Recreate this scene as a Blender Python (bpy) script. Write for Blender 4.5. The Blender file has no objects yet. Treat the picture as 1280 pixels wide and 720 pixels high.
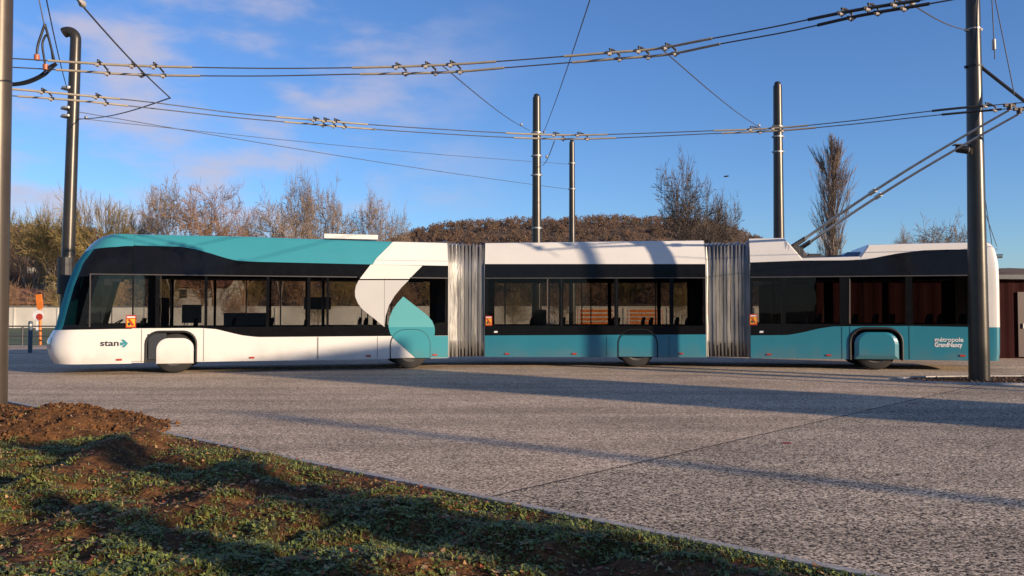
import bpy, math, random
from mathutils import Vector, Matrix
random.seed(7)
R = math.radians
S = bpy.context.scene
COL = S.collection
V = Vector

# ------------------------------------------------------------------ camera
F = 1000.0; TH = math.atan(0.03); HC = 1.5
camd = bpy.data.cameras.new('camera'); cam = bpy.data.objects.new('camera', camd); COL.objects.link(cam)
cam.location = (0, 0, HC); cam.rotation_euler = (math.pi/2 + TH, 0, 0)
camd.sensor_width = 36; camd.lens = 36*F/1280; camd.clip_end = 5000; camd.clip_start = 0.1
S.camera = cam
def ray(px, py):
    dx = (px-640)/F; dy = (360-py)/F
    return V((dx, math.cos(TH)-dy*math.sin(TH), math.sin(TH)+dy*math.cos(TH)))
def P(px, py, Y):
    d = ray(px, py); return V((0, 0, HC)) + d*(Y/d.y)
def G(px, py, h=0.0):
    d = ray(px, py); return V((0, 0, HC)) + d*((h-HC)/d.z)

# ------------------------------------------------------------------ materials
def new_mat(name):
    m = bpy.data.materials.new(name); m.use_nodes = True
    nt = m.node_tree; b = nt.nodes['Principled BSDF']; return m, nt, b
def mat(name, col, rough=0.6, metal=0.0, var=0.12, scale=6.0, bump=0.0, bscale=40.0, spec=0.5, coat=0.0, col2=None, stretch=None, detail=4):
    m, nt, b = new_mat(name)
    b.inputs['Roughness'].default_value = rough; b.inputs['Metallic'].default_value = metal
    b.inputs['Specular IOR Level'].default_value = spec
    if coat: b.inputs['Coat Weight'].default_value = coat; b.inputs['Coat Roughness'].default_value = 0.05
    tc = nt.nodes.new('ShaderNodeTexCoord'); mp = nt.nodes.new('ShaderNodeMapping')
    nt.links.new(tc.outputs['Object'], mp.inputs[0])
    if stretch: mp.inputs['Scale'].default_value = stretch
    n = nt.nodes.new('ShaderNodeTexNoise'); n.inputs['Scale'].default_value = scale; n.inputs['Detail'].default_value = detail
    nt.links.new(mp.outputs[0], n.inputs['Vector'])
    r = nt.nodes.new('ShaderNodeValToRGB'); nt.links.new(n.outputs['Fac'], r.inputs[0])
    c2 = col2 or col
    col = tuple(c*.76 for c in col); c2 = tuple(c*.76 for c in c2)
    r.color_ramp.elements[0].position = 0.3; r.color_ramp.elements[1].position = 0.7
    r.color_ramp.elements[0].color = tuple(c*(1-var) for c in col)+(1,)
    r.color_ramp.elements[1].color = tuple(min(1, c*(1+var)) for c in c2)+(1,)
    nt.links.new(r.outputs[0], b.inputs['Base Color'])
    if bump:
        n2 = nt.nodes.new('ShaderNodeTexNoise'); n2.inputs['Scale'].default_value = bscale; n2.inputs['Detail'].default_value = 5
        nt.links.new(mp.outputs[0], n2.inputs['Vector'])
        bp = nt.nodes.new('ShaderNodeBump'); bp.inputs['Strength'].default_value = bump; bp.inputs['Distance'].default_value = 0.02
        nt.links.new(n2.outputs['Fac'], bp.inputs['Height']); nt.links.new(bp.outputs[0], b.inputs['Normal'])
    return m
def paint(name, col, rough=0.28):
    """vehicle paint: slight dirt towards nothing in particular, faint orange peel"""
    m = mat(name, col, rough=rough, var=0.035, scale=1.3, coat=0.4, bump=0.03, bscale=3.0)
    # road film on the lowest part of the body
    nt = m.node_tree; b = nt.nodes['Principled BSDF']; src = b.inputs['Base Color'].links[0].from_socket
    tc = nt.nodes.new('ShaderNodeTexCoord'); sp = nt.nodes.new('ShaderNodeSeparateXYZ'); nt.links.new(tc.outputs['Object'], sp.inputs[0])
    n = nt.nodes.new('ShaderNodeTexNoise'); n.inputs['Scale'].default_value = 2.2; n.inputs['Detail'].default_value = 7; nt.links.new(tc.outputs['Object'], n.inputs['Vector'])
    ad = nt.nodes.new('ShaderNodeMath'); ad.operation = 'MULTIPLY_ADD'; nt.links.new(n.outputs['Fac'], ad.inputs[0]); ad.inputs[1].default_value = -.9; nt.links.new(sp.outputs[2], ad.inputs[2])
    mr = nt.nodes.new('ShaderNodeMapRange'); mr.interpolation_type = 'SMOOTHSTEP'; mr.inputs[1].default_value = .22; mr.inputs[2].default_value = -.28; mr.inputs[3].default_value = 0; mr.inputs[4].default_value = .24
    nt.links.new(ad.outputs[0], mr.inputs[0])
    mx = nt.nodes.new('ShaderNodeMix'); mx.data_type = 'RGBA'; nt.links.new(mr.outputs[0], mx.inputs[0]); nt.links.new(src, mx.inputs[6]); mx.inputs[7].default_value = (.16, .125, .095, 1)
    nt.links.new(mx.outputs[2], b.inputs['Base Color'])
    return m
def glass(name, tint, ior=1.5, rough=0.015):
    m = bpy.data.materials.new(name); m.use_nodes = True; nt = m.node_tree; nt.nodes.clear()
    out = nt.nodes.new('ShaderNodeOutputMaterial'); mx = nt.nodes.new('ShaderNodeMixShader')
    fr = nt.nodes.new('ShaderNodeFresnel'); fr.inputs[0].default_value = ior
    geo = nt.nodes.new('ShaderNodeNewGeometry')
    t = nt.nodes.new('ShaderNodeBsdfTransparent'); t.inputs[0].default_value = tuple(tint)+(1,)
    g = nt.nodes.new('ShaderNodeBsdfGlossy'); g.inputs['Roughness'].default_value = rough
    n = nt.nodes.new('ShaderNodeTexNoise'); n.inputs['Scale'].default_value = 1.1
    tc = nt.nodes.new('ShaderNodeTexCoord'); nt.links.new(tc.outputs['Object'], n.inputs['Vector'])
    bp = nt.nodes.new('ShaderNodeBump'); bp.inputs['Strength'].default_value = 0.02; bp.inputs['Distance'].default_value = 0.1
    nt.links.new(n.outputs['Fac'], bp.inputs['Height']); nt.links.new(bp.outputs[0], g.inputs['Normal'])
    nt.links.new(fr.outputs[0], mx.inputs[0]); nt.links.new(t.outputs[0], mx.inputs[1]); nt.links.new(g.outputs[0], mx.inputs[2])
    nt.links.new(mx.outputs[0], out.inputs[0]); return m

M = {}
M['white'] = paint('white_paint', (0.80, 0.77, 0.72))
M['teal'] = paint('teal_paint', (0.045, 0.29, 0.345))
M['tealm'] = mat('satin_teal', (0.04, 0.30, 0.36), 0.7, spec=.03)
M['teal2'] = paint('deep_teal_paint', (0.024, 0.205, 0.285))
M['film'] = paint('white_film_on_glass', (0.55, 0.54, 0.53), 0.3)
M['tfilm'] = paint('pale_teal_film', (0.12, 0.40, 0.43), 0.2)
M['black'] = mat('black_gloss', (0.006, 0.006, 0.007), 0.2, var=0.2, spec=.2)
M['trim'] = mat('rubber_trim', (0.012, 0.012, 0.012), 0.55)
M['tyre'] = mat('tyre_rubber', (0.022, 0.02, 0.019), 0.8, bump=0.3, var=0.25)
M['rim'] = mat('wheel_rim', (0.35, 0.34, 0.33), 0.4, 0.7)
M['rail'] = mat('window_rail', (0.10, 0.09, 0.085), 0.35, 0.3)
M['under'] = mat('underbody', (0.02, 0.02, 0.02), 0.8)
M['inner'] = mat('interior_panel', (0.12, 0.12, 0.125), 0.6)
M['floor'] = mat('bus_floor', (0.05, 0.05, 0.055), 0.7)
M['seat'] = mat('seat_fabric', (0.03, 0.035, 0.045), 0.85, var=0.3, scale=30)
M['grab'] = mat('grab_rail_steel', (0.5, 0.48, 0.44), 0.3, 0.5)
M['equip'] = mat('roof_equipment', (0.06, 0.06, 0.065), 0.5)
M['panel'] = mat('solar_blue', (0.10, 0.18, 0.33), 0.25)
M['glass'] = glass('tinted_side_glass', (0.64, 0.635, 0.63), 1.58)
M['glassd'] = glass('dark_side_glass', (0.50, 0.485, 0.47), 1.27)
M['glassf'] = glass('clear_far_glass', (0.95, 0.94, 0.92), 1.3)
M['glassw'] = glass('windshield_glass', (0.04, 0.05, 0.06), 1.12)
M['bellow'] = mat('bellows_fabric', (0.26, 0.25, 0.235), 0.38, 0.35, var=0.3, scale=3.0, stretch=(1, 1, .35), bump=0.25, bscale=9, col2=(0.26, .255, .25))
M['text'] = mat('dark_lettering', (0.02, 0.03, 0.05), 0.4)
M['wtext'] = mat('white_lettering', (0.8, 0.8, 0.8), 0.4)
M['red'] = mat('red_marker', (0.45, 0.04, 0.02), 0.35)
M['yellow'] = mat('yellow_label', (0.75, 0.42, 0.02), 0.4)
M['lens'] = mat('headlight_lens', (0.35, 0.40, 0.48), 0.08, 0.3, coat=0.8)
M['pole'] = mat('dark_steel_pole', (0.055, 0.048, 0.040), 0.34, 0.5, var=0.16, scale=2.0, bump=0.05, bscale=12)
M['pole_near'] = mat('bronze_grey_pole', (0.085, 0.065, 0.048), 0.4, 0.4, var=0.15, scale=2.0, bump=0.05, bscale=12)
M['clamp'] = mat('pole_clamp', (0.42, 0.40, 0.37), 0.4, 0.5)
M['wire'] = mat('copper_wire', (0.11, 0.10, 0.10), 0.5, 0.4)
M['sleeve'] = mat('pale_rod', (0.40, 0.35, 0.27), 0.5)
M['bsleeve'] = mat('black_rod', (0.03, 0.03, 0.03), 0.45)
M['insul'] = mat('insulator', (0.55, 0.5, 0.45), 0.4)
M['hang'] = mat('hanger_iron', (0.05, 0.04, 0.035), 0.5, 0.4)
M['cable'] = mat('black_cable', (0.012, 0.012, 0.014), 0.5)
M['copper'] = mat('copper_lug', (0.45, 0.13, 0.06), 0.45)
M['alu'] = mat('trolley_pole_metal', (0.50, 0.47, 0.43), 0.4, 0.35)
M['kerb'] = mat('edging_concrete', (0.42, 0.39, 0.36), 0.8, var=0.2, scale=20, bump=0.2)
M['frost'] = mat('island_kerb', (0.42, 0.40, 0.38), 0.7, var=0.25, scale=5)
M['joint'] = mat('dark_joint', (0.035, 0.03, 0.028), 0.9)
M['rpaint'] = mat('red_marking_paint', (0.42, 0.03, 0.03), 0.7)
M['bark'] = mat('bark_grey', (0.24, 0.19, 0.15), 0.9, var=0.3)
M['twig_p'] = mat('twigs_pale', (0.34, 0.25, 0.19), 0.9, var=0.25, scale=0.6)
M['twig'] = mat('twigs_brown', (0.24, 0.17, 0.12), 0.9, var=0.35, scale=0.6)
M['twig_r'] = mat('twigs_russet', (0.26, 0.15, 0.085), 0.9, var=0.3, scale=0.6)
M['twig_o'] = mat('twigs_olive', (0.25, 0.18, 0.065), 0.9, var=0.35, scale=0.6)
M['twig_d'] = mat('twigs_dark', (0.10, 0.075, 0.06), 0.9, var=0.3, scale=0.6)
M['dleaf'] = mat('dry_leaf', (0.20, 0.10, 0.045), 0.8, var=0.4, scale=3)
M['wall'] = mat('whitewashed_wall', (0.62, 0.58, 0.51), 0.85, var=0.2, scale=0.5, bump=0.2, bscale=3)
M['grassfar'] = mat('far_lawn', (0.085, 0.115, 0.035), 0.9, var=0.3, scale=0.4)
M['redwall'] = mat('dark_red_cladding', (0.028, 0.006, 0.006), 0.85, var=0.15, scale=1, spec=.08)
M['roofd'] = mat('dark_roof_edge', (0.04, 0.045, 0.055), 0.5)
M['hwall'] = mat('house_render', (0.55, 0.50, 0.43), 0.85, var=0.1)
M['tile'] = mat('roof_tiles', (0.28, 0.11, 0.06), 0.8, var=0.25, scale=3)
M['wglass'] = mat('house_window', (0.03, 0.035, 0.04), 0.1)
M['orange'] = mat('orange_plastic', (0.75, 0.20, 0.02), 0.5)
M['steelblue'] = mat('blue_grey_paint', (0.06, 0.085, 0.11), 0.5)
M['soil'] = None
M['hill'] = mat('hill_floor', (0.11, 0.068, 0.042), 0.95, var=0.35, scale=0.05)

def paving(name, c_lo, c_mid, c_hi, scale):
    c_lo, c_mid, c_hi = [tuple(c*k for c, k in zip(q, (1.17,1.14,1.0))) for q in (c_lo, c_mid, c_hi)]
    m, nt, b = new_mat(name)
    tc = nt.nodes.new('ShaderNodeTexCoord')
    v = nt.nodes.new('ShaderNodeTexVoronoi'); v.inputs['Scale'].default_value = scale; v.inputs['Randomness'].default_value = 1
    nt.links.new(tc.outputs['Object'], v.inputs['Vector'])
    sep = nt.nodes.new('ShaderNodeSeparateColor'); nt.links.new(v.outputs['Color'], sep.inputs[0])
    r = nt.nodes.new('ShaderNodeValToRGB'); nt.links.new(sep.outputs[0], r.inputs[0])
    e = r.color_ramp.elements; e[0].color = tuple(c_lo)+(1,); e[0].position = 0.12; e[1].color = tuple(c_hi)+(1,); e[1].position = 0.92
    k = e.new(0.55); k.color = tuple(c_mid)+(1,)
    n = nt.nodes.new('ShaderNodeTexNoise'); n.inputs['Scale'].default_value = 0.35; n.inputs['Detail'].default_value = 6; n.inputs['Roughness'].default_value = 0.65
    nt.links.new(tc.outputs['Object'], n.inputs['Vector'])
    mr = nt.nodes.new('ShaderNodeMapRange'); mr.inputs[1].default_value = 0.3; mr.inputs[2].default_value = 0.7; mr.inputs[3].default_value = 0.70; mr.inputs[4].default_value = 1.15
    nt.links.new(n.outputs['Fac'], mr.inputs[0])
    # tyre-worn streaks running across the square
    mp = nt.nodes.new('ShaderNodeMapping'); mp.inputs['Rotation'].default_value = (0, 0, R(2)); mp.inputs['Scale'].default_value = (0.06, 1.6, 1)
    nt.links.new(tc.outputs['Object'], mp.inputs[0])
    n2 = nt.nodes.new('ShaderNodeTexNoise'); n2.inputs['Scale'].default_value = 1.0; n2.inputs['Detail'].default_value = 4
    nt.links.new(mp.outputs[0], n2.inputs['Vector'])
    mr2 = nt.nodes.new('ShaderNodeMapRange'); mr2.inputs[1].default_value = 0.38; mr2.inputs[2].default_value = 0.55; mr2.inputs[3].default_value = 0.82; mr2.inputs[4].default_value = 1.04
    nt.links.new(n2.outputs['Fac'], mr2.inputs[0])
    mul = nt.nodes.new('ShaderNodeMath'); mul.operation = 'MULTIPLY'; nt.links.new(mr.outputs[0], mul.inputs[0]); nt.links.new(mr2.outputs[0], mul.inputs[1])
    hs = nt.nodes.new('ShaderNodeVectorMath'); hs.operation = 'SCALE'; nt.links.new(r.outputs[0], hs.inputs[0]); nt.links.new(mul.outputs[0], hs.inputs['Scale'])
    nt.links.new(hs.outputs[0], b.inputs['Base Color'])
    b.inputs['Roughness'].default_value = 0.85; b.inputs['Specular IOR Level'].default_value = 0.25
    bp = nt.nodes.new('ShaderNodeBump'); bp.inputs['Strength'].default_value = 0.35; bp.inputs['Distance'].default_value = 0.004
    inv = nt.nodes.new('ShaderNodeMath'); inv.operation = 'SUBTRACT'; inv.inputs[0].default_value = 1; nt.links.new(v.outputs['Distance'], inv.inputs[1])
    nt.links.new(inv.outputs[0], bp.inputs['Height']); nt.links.new(bp.outputs[0], b.inputs['Normal'])
    return m
M['pav1'] = paving('washed_aggregate_warm', (0.12, 0.085, 0.065), (0.42, 0.32, 0.25), (0.74, 0.60, 0.49), 62)
M['pav2'] = paving('washed_aggregate_grey', (0.03, 0.024, 0.02), (0.34, 0.27, 0.215), (0.68, 0.56, 0.46), 64)

def soilmat():
    m, nt, b = new_mat('turf_soil')
    tc = nt.nodes.new('ShaderNodeTexCoord')
    n = nt.nodes.new('ShaderNodeTexNoise'); n.inputs['Scale'].default_value = 9; n.inputs['Detail'].default_value = 8; n.inputs['Roughness'].default_value = 0.7
    nt.links.new(tc.outputs['Object'], n.inputs['Vector'])
    r = nt.nodes.new('ShaderNodeValToRGB'); nt.links.new(n.outputs['Fac'], r.inputs[0])
    e = r.color_ramp.elements; e[0].position = 0.3; e[0].color = (0.028, 0.014, 0.007, 1); e[1].position = 0.72; e[1].color = (0.23, 0.105, 0.040, 1)
    k = e.new(0.5); k.color = (0.10, 0.048, 0.021, 1)
    nt.links.new(r.outputs[0], b.inputs['Base Color']); b.inputs['Roughness'].default_value = 0.95; b.inputs['Specular IOR Level'].default_value = 0.1
    n2 = nt.nodes.new('ShaderNodeTexNoise'); n2.inputs['Scale'].default_value = 28; n2.inputs['Detail'].default_value = 6
    nt.links.new(tc.outputs['Object'], n2.inputs['Vector'])
    bp = nt.nodes.new('ShaderNodeBump'); bp.inputs['Strength'].default_value = 0.9; bp.inputs['Distance'].default_value = 0.03
    nt.links.new(n2.outputs['Fac'], bp.inputs['Height']); nt.links.new(bp.outputs[0], b.inputs['Normal'])
    return m
M['soil'] = soilmat()

# ------------------------------------------------------------------ mesh helpers
class MB:
    def __init__(s): s.v = []; s.f = []; s.m = []; s.sm = []
    def add(s, vs, fs, mi=0, smooth=False):
        o = len(s.v); s.v += [tuple(p) for p in vs]
        for f in fs: s.f.append(tuple(i+o for i in f)); s.m.append(mi); s.sm.append(smooth)
    def box(s, c, size, mi=0, ax=None):
        hx, hy, hz = size[0]/2, size[1]/2, size[2]/2
        ex, ey, ez = ax or (V((1,0,0)), V((0,1,0)), V((0,0,1)))
        c = V(c); vs = [c+ex*(a*hx)+ey*(b*hy)+ez*(d*hz) for a in (-1,1) for b in (-1,1) for d in (-1,1)]
        s.add(vs, [(0,1,3,2),(4,6,7,5),(0,4,5,1),(2,3,7,6),(0,2,6,4),(1,5,7,3)], mi)
    def tube(s, pts, rad, n=8, mi=0, smooth=True, cap=True):
        pts = [V(p) for p in pts]
        if not hasattr(rad, '__len__'): rad = [rad]*len(pts)
        vs = []
        prev = None
        for i, p in enumerate(pts):
            d = (pts[min(i+1, len(pts)-1)]-pts[max(i-1, 0)])
            d = d.normalized() if d.length > 1e-9 else V((0,0,1))
            if prev is None:
                a = V((0,0,1)) if abs(d.z) < 0.9 else V((1,0,0)); x = d.cross(a).normalized()
            else:
                x = (prev - d*prev.dot(d)); x = x.normalized() if x.length > 1e-6 else d.orthogonal().normalized()
            prev = x; y = d.cross(x)
            for k in range(n):
                t = 2*math.pi*k/n; vs.append(p+(x*math.cos(t)+y*math.sin(t))*rad[i])
        fs = [(i*n+k, i*n+(k+1)%n, (i+1)*n+(k+1)%n, (i+1)*n+k) for i in range(len(pts)-1) for k in range(n)]
        if smooth:
            s.add(vs, fs, mi, True)
            if cap and n > 3:
                s.add(vs[:n], [tuple(range(n-1, -1, -1))], mi); s.add(vs[-n:], [tuple(range(n))], mi)
        else:
            if cap: fs += [tuple(range(n-1, -1, -1)), tuple(range((len(pts)-1)*n, len(pts)*n))]
            s.add(vs, fs, mi, False)
    def prism(s, poly, off, mi=0):
        """planar polygon (list of Vectors) extruded by vector off"""
        n = len(poly); vs = [V(p) for p in poly]+[V(p)+off for p in poly]
        fs = [tuple(range(n)), tuple(range(2*n-1, n-1, -1))]+[(i, i+n, (i+1)%n+n, (i+1)%n) for i in range(n)]
        s.add(vs, fs, mi)
    def build(s, name, mats, parent=None, org=None):
        me = bpy.data.meshes.new(name)
        o0 = V(org) if org is not None else V((0,0,0))
        me.from_pydata([(p[0]-o0.x, p[1]-o0.y, p[2]-o0.z) for p in s.v], [], s.f)
        for m in (mats if isinstance(mats, (list, tuple)) else [mats]): me.materials.append(m)
        me.polygons.foreach_set('material_index', s.m); me.polygons.foreach_set('use_smooth', s.sm)
        me.update()
        ob = bpy.data.objects.new(name, me); COL.objects.link(ob)
        if parent: ob.parent = parent
        return ob
def tag(o, label=None, cat=None, group=None, kind=None):
    if label: o['label'] = label
    if cat: o['category'] = cat
    if group: o['group'] = group
    if kind: o['kind'] = kind
    return o
def empty(name, loc=(0,0,0), rz=0, **k):
    o = bpy.data.objects.new(name, None); o.empty_display_size = .3; COL.objects.link(o); o.location = loc; o.rotation_euler = (0,0,rz); tag(o, **k); return o
def recalc(o):
    import bmesh
    b = bmesh.new(); b.from_mesh(o.data); bmesh.ops.remove_doubles(b, verts=b.verts, dist=1e-5); bmesh.ops.recalc_face_normals(b, faces=b.faces); b.to_mesh(o.data); b.free(); return o
def copy_tree(o, parent=None):
    c = o.copy(); COL.objects.link(c); c.parent = parent
    for ch in [x for x in bpy.data.objects if x.parent == o]: copy_tree(ch, c)
    return c
def lin(tab):
    tab = sorted(tab)
    def f(x):
        if x <= tab[0][0]: return tab[0][1]
        for (a, b), (c, d) in zip(tab, tab[1:]):
            if x <= c: return b+(d-b)*(x-a)/(c-a) if c > a else d
        return tab[-1][1]
    return f
def smooth_lin(tab, w=0.06):
    f = lin(tab)
    return lambda x: (f(x-w)+f(x)*2+f(x+w)+f(x-w/2)+f(x+w/2))/6

# ------------------------------------------------------------------ ground
SUN_EL = R(11.6); SUN_DIR = V((1.42, -1, 0)).normalized()
def sheet(name, poly, z, m, kind='structure'):
    b = MB(); b.add([(x, y, z) for x, y in poly], [tuple(range(len(poly)))])
    o = b.build(name, m); tag(o, kind=kind); return o
e0 = G(187, 537); e1 = G(1095, 720)
ed = (e1-e0).normalized(); en = V((ed.y, -ed.x, 0)).normalized()   # towards the camera side
if en.y > 0: en = -en
EA = e0-ed*14; EB = e0+ed*22
# terrain sheet (far, everywhere)
b = MB(); b.add([(-2500,-1500,-0.06),(2500,-1500,-0.06),(2500,2600,-0.06),(-2500,2600,-0.06)], [(0,1,2,3)])
tag(b.build('ground', M['grassfar']), kind='structure')
j0 = G(640, 615); j1 = G(1202, 486); jd = (j1-j0).normalized()
jA = j0-jd*1.2; 
# joint meets edging
def isect(p, d, q, e):
    c = d.x*e.y-d.y*e.x; t = ((q.x-p.x)*e.y-(q.y-p.y)*e.x)/c; return p+d*t
jE = isect(j0, jd, e0, ed); jF = isect(j0, jd, V((0,36,0)), V((1,0,0)))
sheet('paving', [(EA.x,EA.y),(jE.x,jE.y),(jF.x,jF.y),(-40,36),(-40,EA.y)], 0.0, M['pav1'])
sheet('paving', [(jE.x,jE.y),(EB.x,EB.y),(60,EB.y),(60,36),(jF.x,jF.y)], 0.0, M['pav2'])
b = MB(); n = V((-jd.y, jd.x, 0))*0.011
b.add([jE-n+V((0,0,.003)), jF-n+V((0,0,.003)), jF+n+V((0,0,.003)), jE+n+V((0,0,.003))], [(0,1,2,3)])
tag(b.build('paving_joint', M['joint']), kind='structure')
# steel-like edging strip along the turf
b = MB(); 
b.box((EA+EB)/2+V((0,0,-0.03))+en*0.03, ((EB-EA).length, 0.08, 0.088), 0, (ed, en, V((0,0,1))))
tag(b.build('edging_kerb', M['kerb']), kind='structure')

# ---- turf relief
def vnoise(x, y, s):
    def h(i, j): 
        t = math.sin(i*127.1+j*311.7+s*74.7)*43758.5453; return t-math.floor(t)
    i = math.floor(x); j = math.floor(y); fx = x-i; fy = y-j; fx = fx*fx*(3-2*fx); fy = fy*fy*(3-2*fy)
    return (h(i,j)*(1-fx)+h(i+1,j)*fx)*(1-fy)+(h(i,j+1)*(1-fx)+h(i+1,j+1)*fx)*fy
def fb(x, y, s): return vnoise(x,y,s)*.55+vnoise(x*2.1,y*2.1,s+3)*.28+vnoise(x*4.3,y*4.3,s+5)*.17
def edist(x, y): return (V((x, y, 0))-V((e0.x, e0.y, 0))).dot(en)      # >0 on the turf
def turf_h(x, y):
    d = edist(x, y)
    k = max(0, min(1, (d-0.05)/0.45)); k = k*k*(3-2*k)
    wob = (fb(y*.9, 3.3, 1)-.5)*.7
    h = -0.005
    fade = max(0, min(1, (9.9-y)/1.0))*max(0, min(1, (y-5.9)/.8))
    h += .17*math.exp(-((x+3.95+wob*.6)/.24)**2)*fade*k
    fade2 = max(0, min(1, (8.9-y)/1.3))*max(0, min(1, (y-5.6)/.8))
    h += .15*math.exp(-((x+2.35+wob)/.27)**2)*fade2*k
    h += k*((fb(x*1.7, y*1.7, 2)-.45)*.20+(vnoise(x*6, y*6, 9)-.5)*.06+(vnoise(x*15, y*15, 8)-.5)*.02)
    # heap of earth, spilling over the edging
    r = math.hypot((x+6.2)/1.75, (y-10.35)/1.15)
    mh = max(0, 1-r*r)
    h = h+mh**.8*(.25+.10*(fb(x*3, y*3, 7)-.5)) if mh > 0 else h
    if mh > 0: h += (vnoise(x*14, y*14, 4)-.5)*.05*min(1, mh*3)
    return h
b = MB(); x0, x1, y0, y1, st = -13.0, 5.0, 2.4, 15.0, 0.05
nx = int((x1-x0)/st); ny = int((y1-y0)/st); idx = {}; vs = []; fs = []
def inside(x, y): return edist(x, y) > 0.0 or math.hypot((x+6.2)/1.75, (y-10.35)/1.15) < 1
for j in range(ny+1):
    for i in range(nx+1):
        x = x0+i*st; y = y0+j*st
        d = edist(x, y)
        on = math.hypot((x+6.2)/1.75, (y-10.35)/1.15) < 1
        if d > -0.05 or on:
            if not on and d < 0.06: x += en.x*(0.062-d); y += en.y*(0.062-d)
            idx[(i, j)] = len(vs); vs.append((x, y, turf_h(x, y)))
for j in range(ny):
    for i in range(nx):
        q = [(i,j),(i+1,j),(i+1,j+1),(i,j+1)]
        if all(k in idx for k in q): fs.append(tuple(idx[k] for k in q))
b.add(vs, fs, 0, True)
turf = tag(b.build('turf_soil', M['soil']), kind='structure')
# under the turf behind the camera
sheet('turf_soil', [(-40,-30),(30,-30),(30,EB.y-.1),(EB.x, EB.y-.1),(5, 2.41),(-13,2.41),(-40,2.41)], -0.03, M['soil'])

# ---- grass blades, clover and dead leaves
GM = [mat('grass_a', (0.14,0.165,0.022), .6, var=.3, scale=3), mat('grass_b', (0.21,0.24,0.05), .6, var=.3, scale=3),
      mat('grass_c', (0.05,0.075,0.022), .6, var=.3, scale=3), mat('grass_dry', (0.27,0.19,0.07), .7, var=.3, scale=3),
      mat('clover', (0.125,0.165,0.032), .5, var=.25, scale=3)]
gb = MB(); rnd = random.random
def visible(x, y):
    return abs(x) < 0.68*y+.3
cnt = 0
while cnt < 74000:
    y = 4.1+(rnd()**1.4)*8.0; x = -7.9+rnd()*10.6
    if not visible(x, y): continue
    d = edist(x, y)
    if d < 0.07: continue
    r = math.hypot((x+6.2)/1.75, (y-10.35)/1.15)
    if r < 1.05 and rnd() > .03: cnt += .1; continue
    dens = fb(x*1.3, y*1.3, 21)*.55+fb(x*5, y*5, 12)*.45
    if rnd() > max(.05, min(1, (dens-.43)*7)): cnt += .12; continue
    z = turf_h(x, y); a = rnd()*6.283; dx, dy = math.cos(a), math.sin(a)
    if rnd() < .66:
        hgt = .010+rnd()*rnd()*.042; w = .003+rnd()*.004; lean = (rnd()-.1)*.085
        m = random.choice((0,0,0,1,1,2,2,3)) if dens > .42 else random.choice((0,1,2,3,3))
        px_, py_ = -dy*w, dx*w
        gb.add([(x-px_,y-py_,z-.005),(x+px_,y+py_,z-.005),(x+px_*.7+dx*lean*.4,y+py_*.7+dy*lean*.4,z+hgt*.6),(x-px_*.7+dx*lean*.4,y-py_*.7+dy*lean*.4,z+hgt*.6),(x+dx*lean,y+dy*lean,z+hgt)], [(0,1,2,3),(3,2,4)], m)
    else:
        s_ = .007+rnd()*.014; zz = z+.006+rnd()*.022; t1 = (rnd()-.5)*s_*1.2; t2 = (rnd()-.5)*s_*1.2
        pts = [(x+math.cos(a+k*1.2566)*s_*(1 if k%2 else .7), y+math.sin(a+k*1.2566)*s_*(1 if k%2 else .7), zz+(t1 if k < 2 else t2)) for k in range(5)]
        gb.add(pts, [(0,1,2,3,4)], 4 if rnd() < .6 else 1)
    cnt += 1
tag(gb.build('grass', GM), 'short patchy grass and clover growing on brown soil beside the paved square', 'grass', kind='stuff')
lb = MB()
LM = [mat('leaf_brown', (0.20,0.085,0.03), .7, var=.3), mat('leaf_tan', (0.52,0.31,0.13), .6, var=.2), mat('leaf_rust', (0.30,0.07,0.02), .7, var=.3)]
k = 0
while k < 8000:
    y = 4.2+rnd()**1.3*7; x = -7.5+rnd()*10
    if not visible(x, y) or edist(x, y) < .05: continue
    if rnd() > max(.1, fb(x*1.1+9, y*1.1, 33)*2.6-.7): k += .2; continue
    z = turf_h(x, y)+.012+rnd()*.02; a = rnd()*6.283; s_ = .008+rnd()**3*.032; cu = (rnd()-.3)*s_
    c, q = math.cos(a), math.sin(a)
    pts = [(-1,0,cu),(-.3,.45,0),(.5,.4,.1*s_),(1,0,cu*.8),(.4,-.45,0),(-.4,-.4,0)]
    lb.add([(x+(u*c-v*q)*s_, y+(u*q+v*c)*s_, z+w) for u, v, w in pts], [(0,1,5),(1,2,4,5),(2,3,4)], random.choice((0,0,1,2)))
    k += 1
tag(lb.build('fallen_leaves', LM), 'small dry brown and tan leaves scattered over the grass', 'leaves', kind='stuff')
# earth clods on the heap
cb = MB()
for k in range(1500):
    a = rnd()*6.283; r = rnd()**.6*1.06; x = -6.2+math.cos(a)*r*1.75; y = 10.35+math.sin(a)*r*1.15
    if not visible(x, y): continue
    s_ = .008+rnd()**3*.05; z = max(turf_h(x, y), 0)+s_*.2
    vs = [V((dx_,dy_,dz_))*s_*(.6+rnd()*.6) + V((x,y,z)) for dx_,dy_,dz_ in ((1,0,0),(-1,0,0),(0,1,0),(0,-1,0),(0,0,.8),(0,0,-.8))]
    cb.add(vs, [(0,2,4),(2,1,4),(1,3,4),(3,0,4),(2,0,5),(1,2,5),(3,1,5),(0,3,5)], 1 if (rnd() < .25 and s_ < .018) else 0)
tag(cb.build('earth_clods', [M['soil'], mat('pale_stone', (0.38,0.27,0.17), .9)]), 'loose crumbs of brown earth and pale stones on the soil heap', 'earth', kind='stuff')

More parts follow.
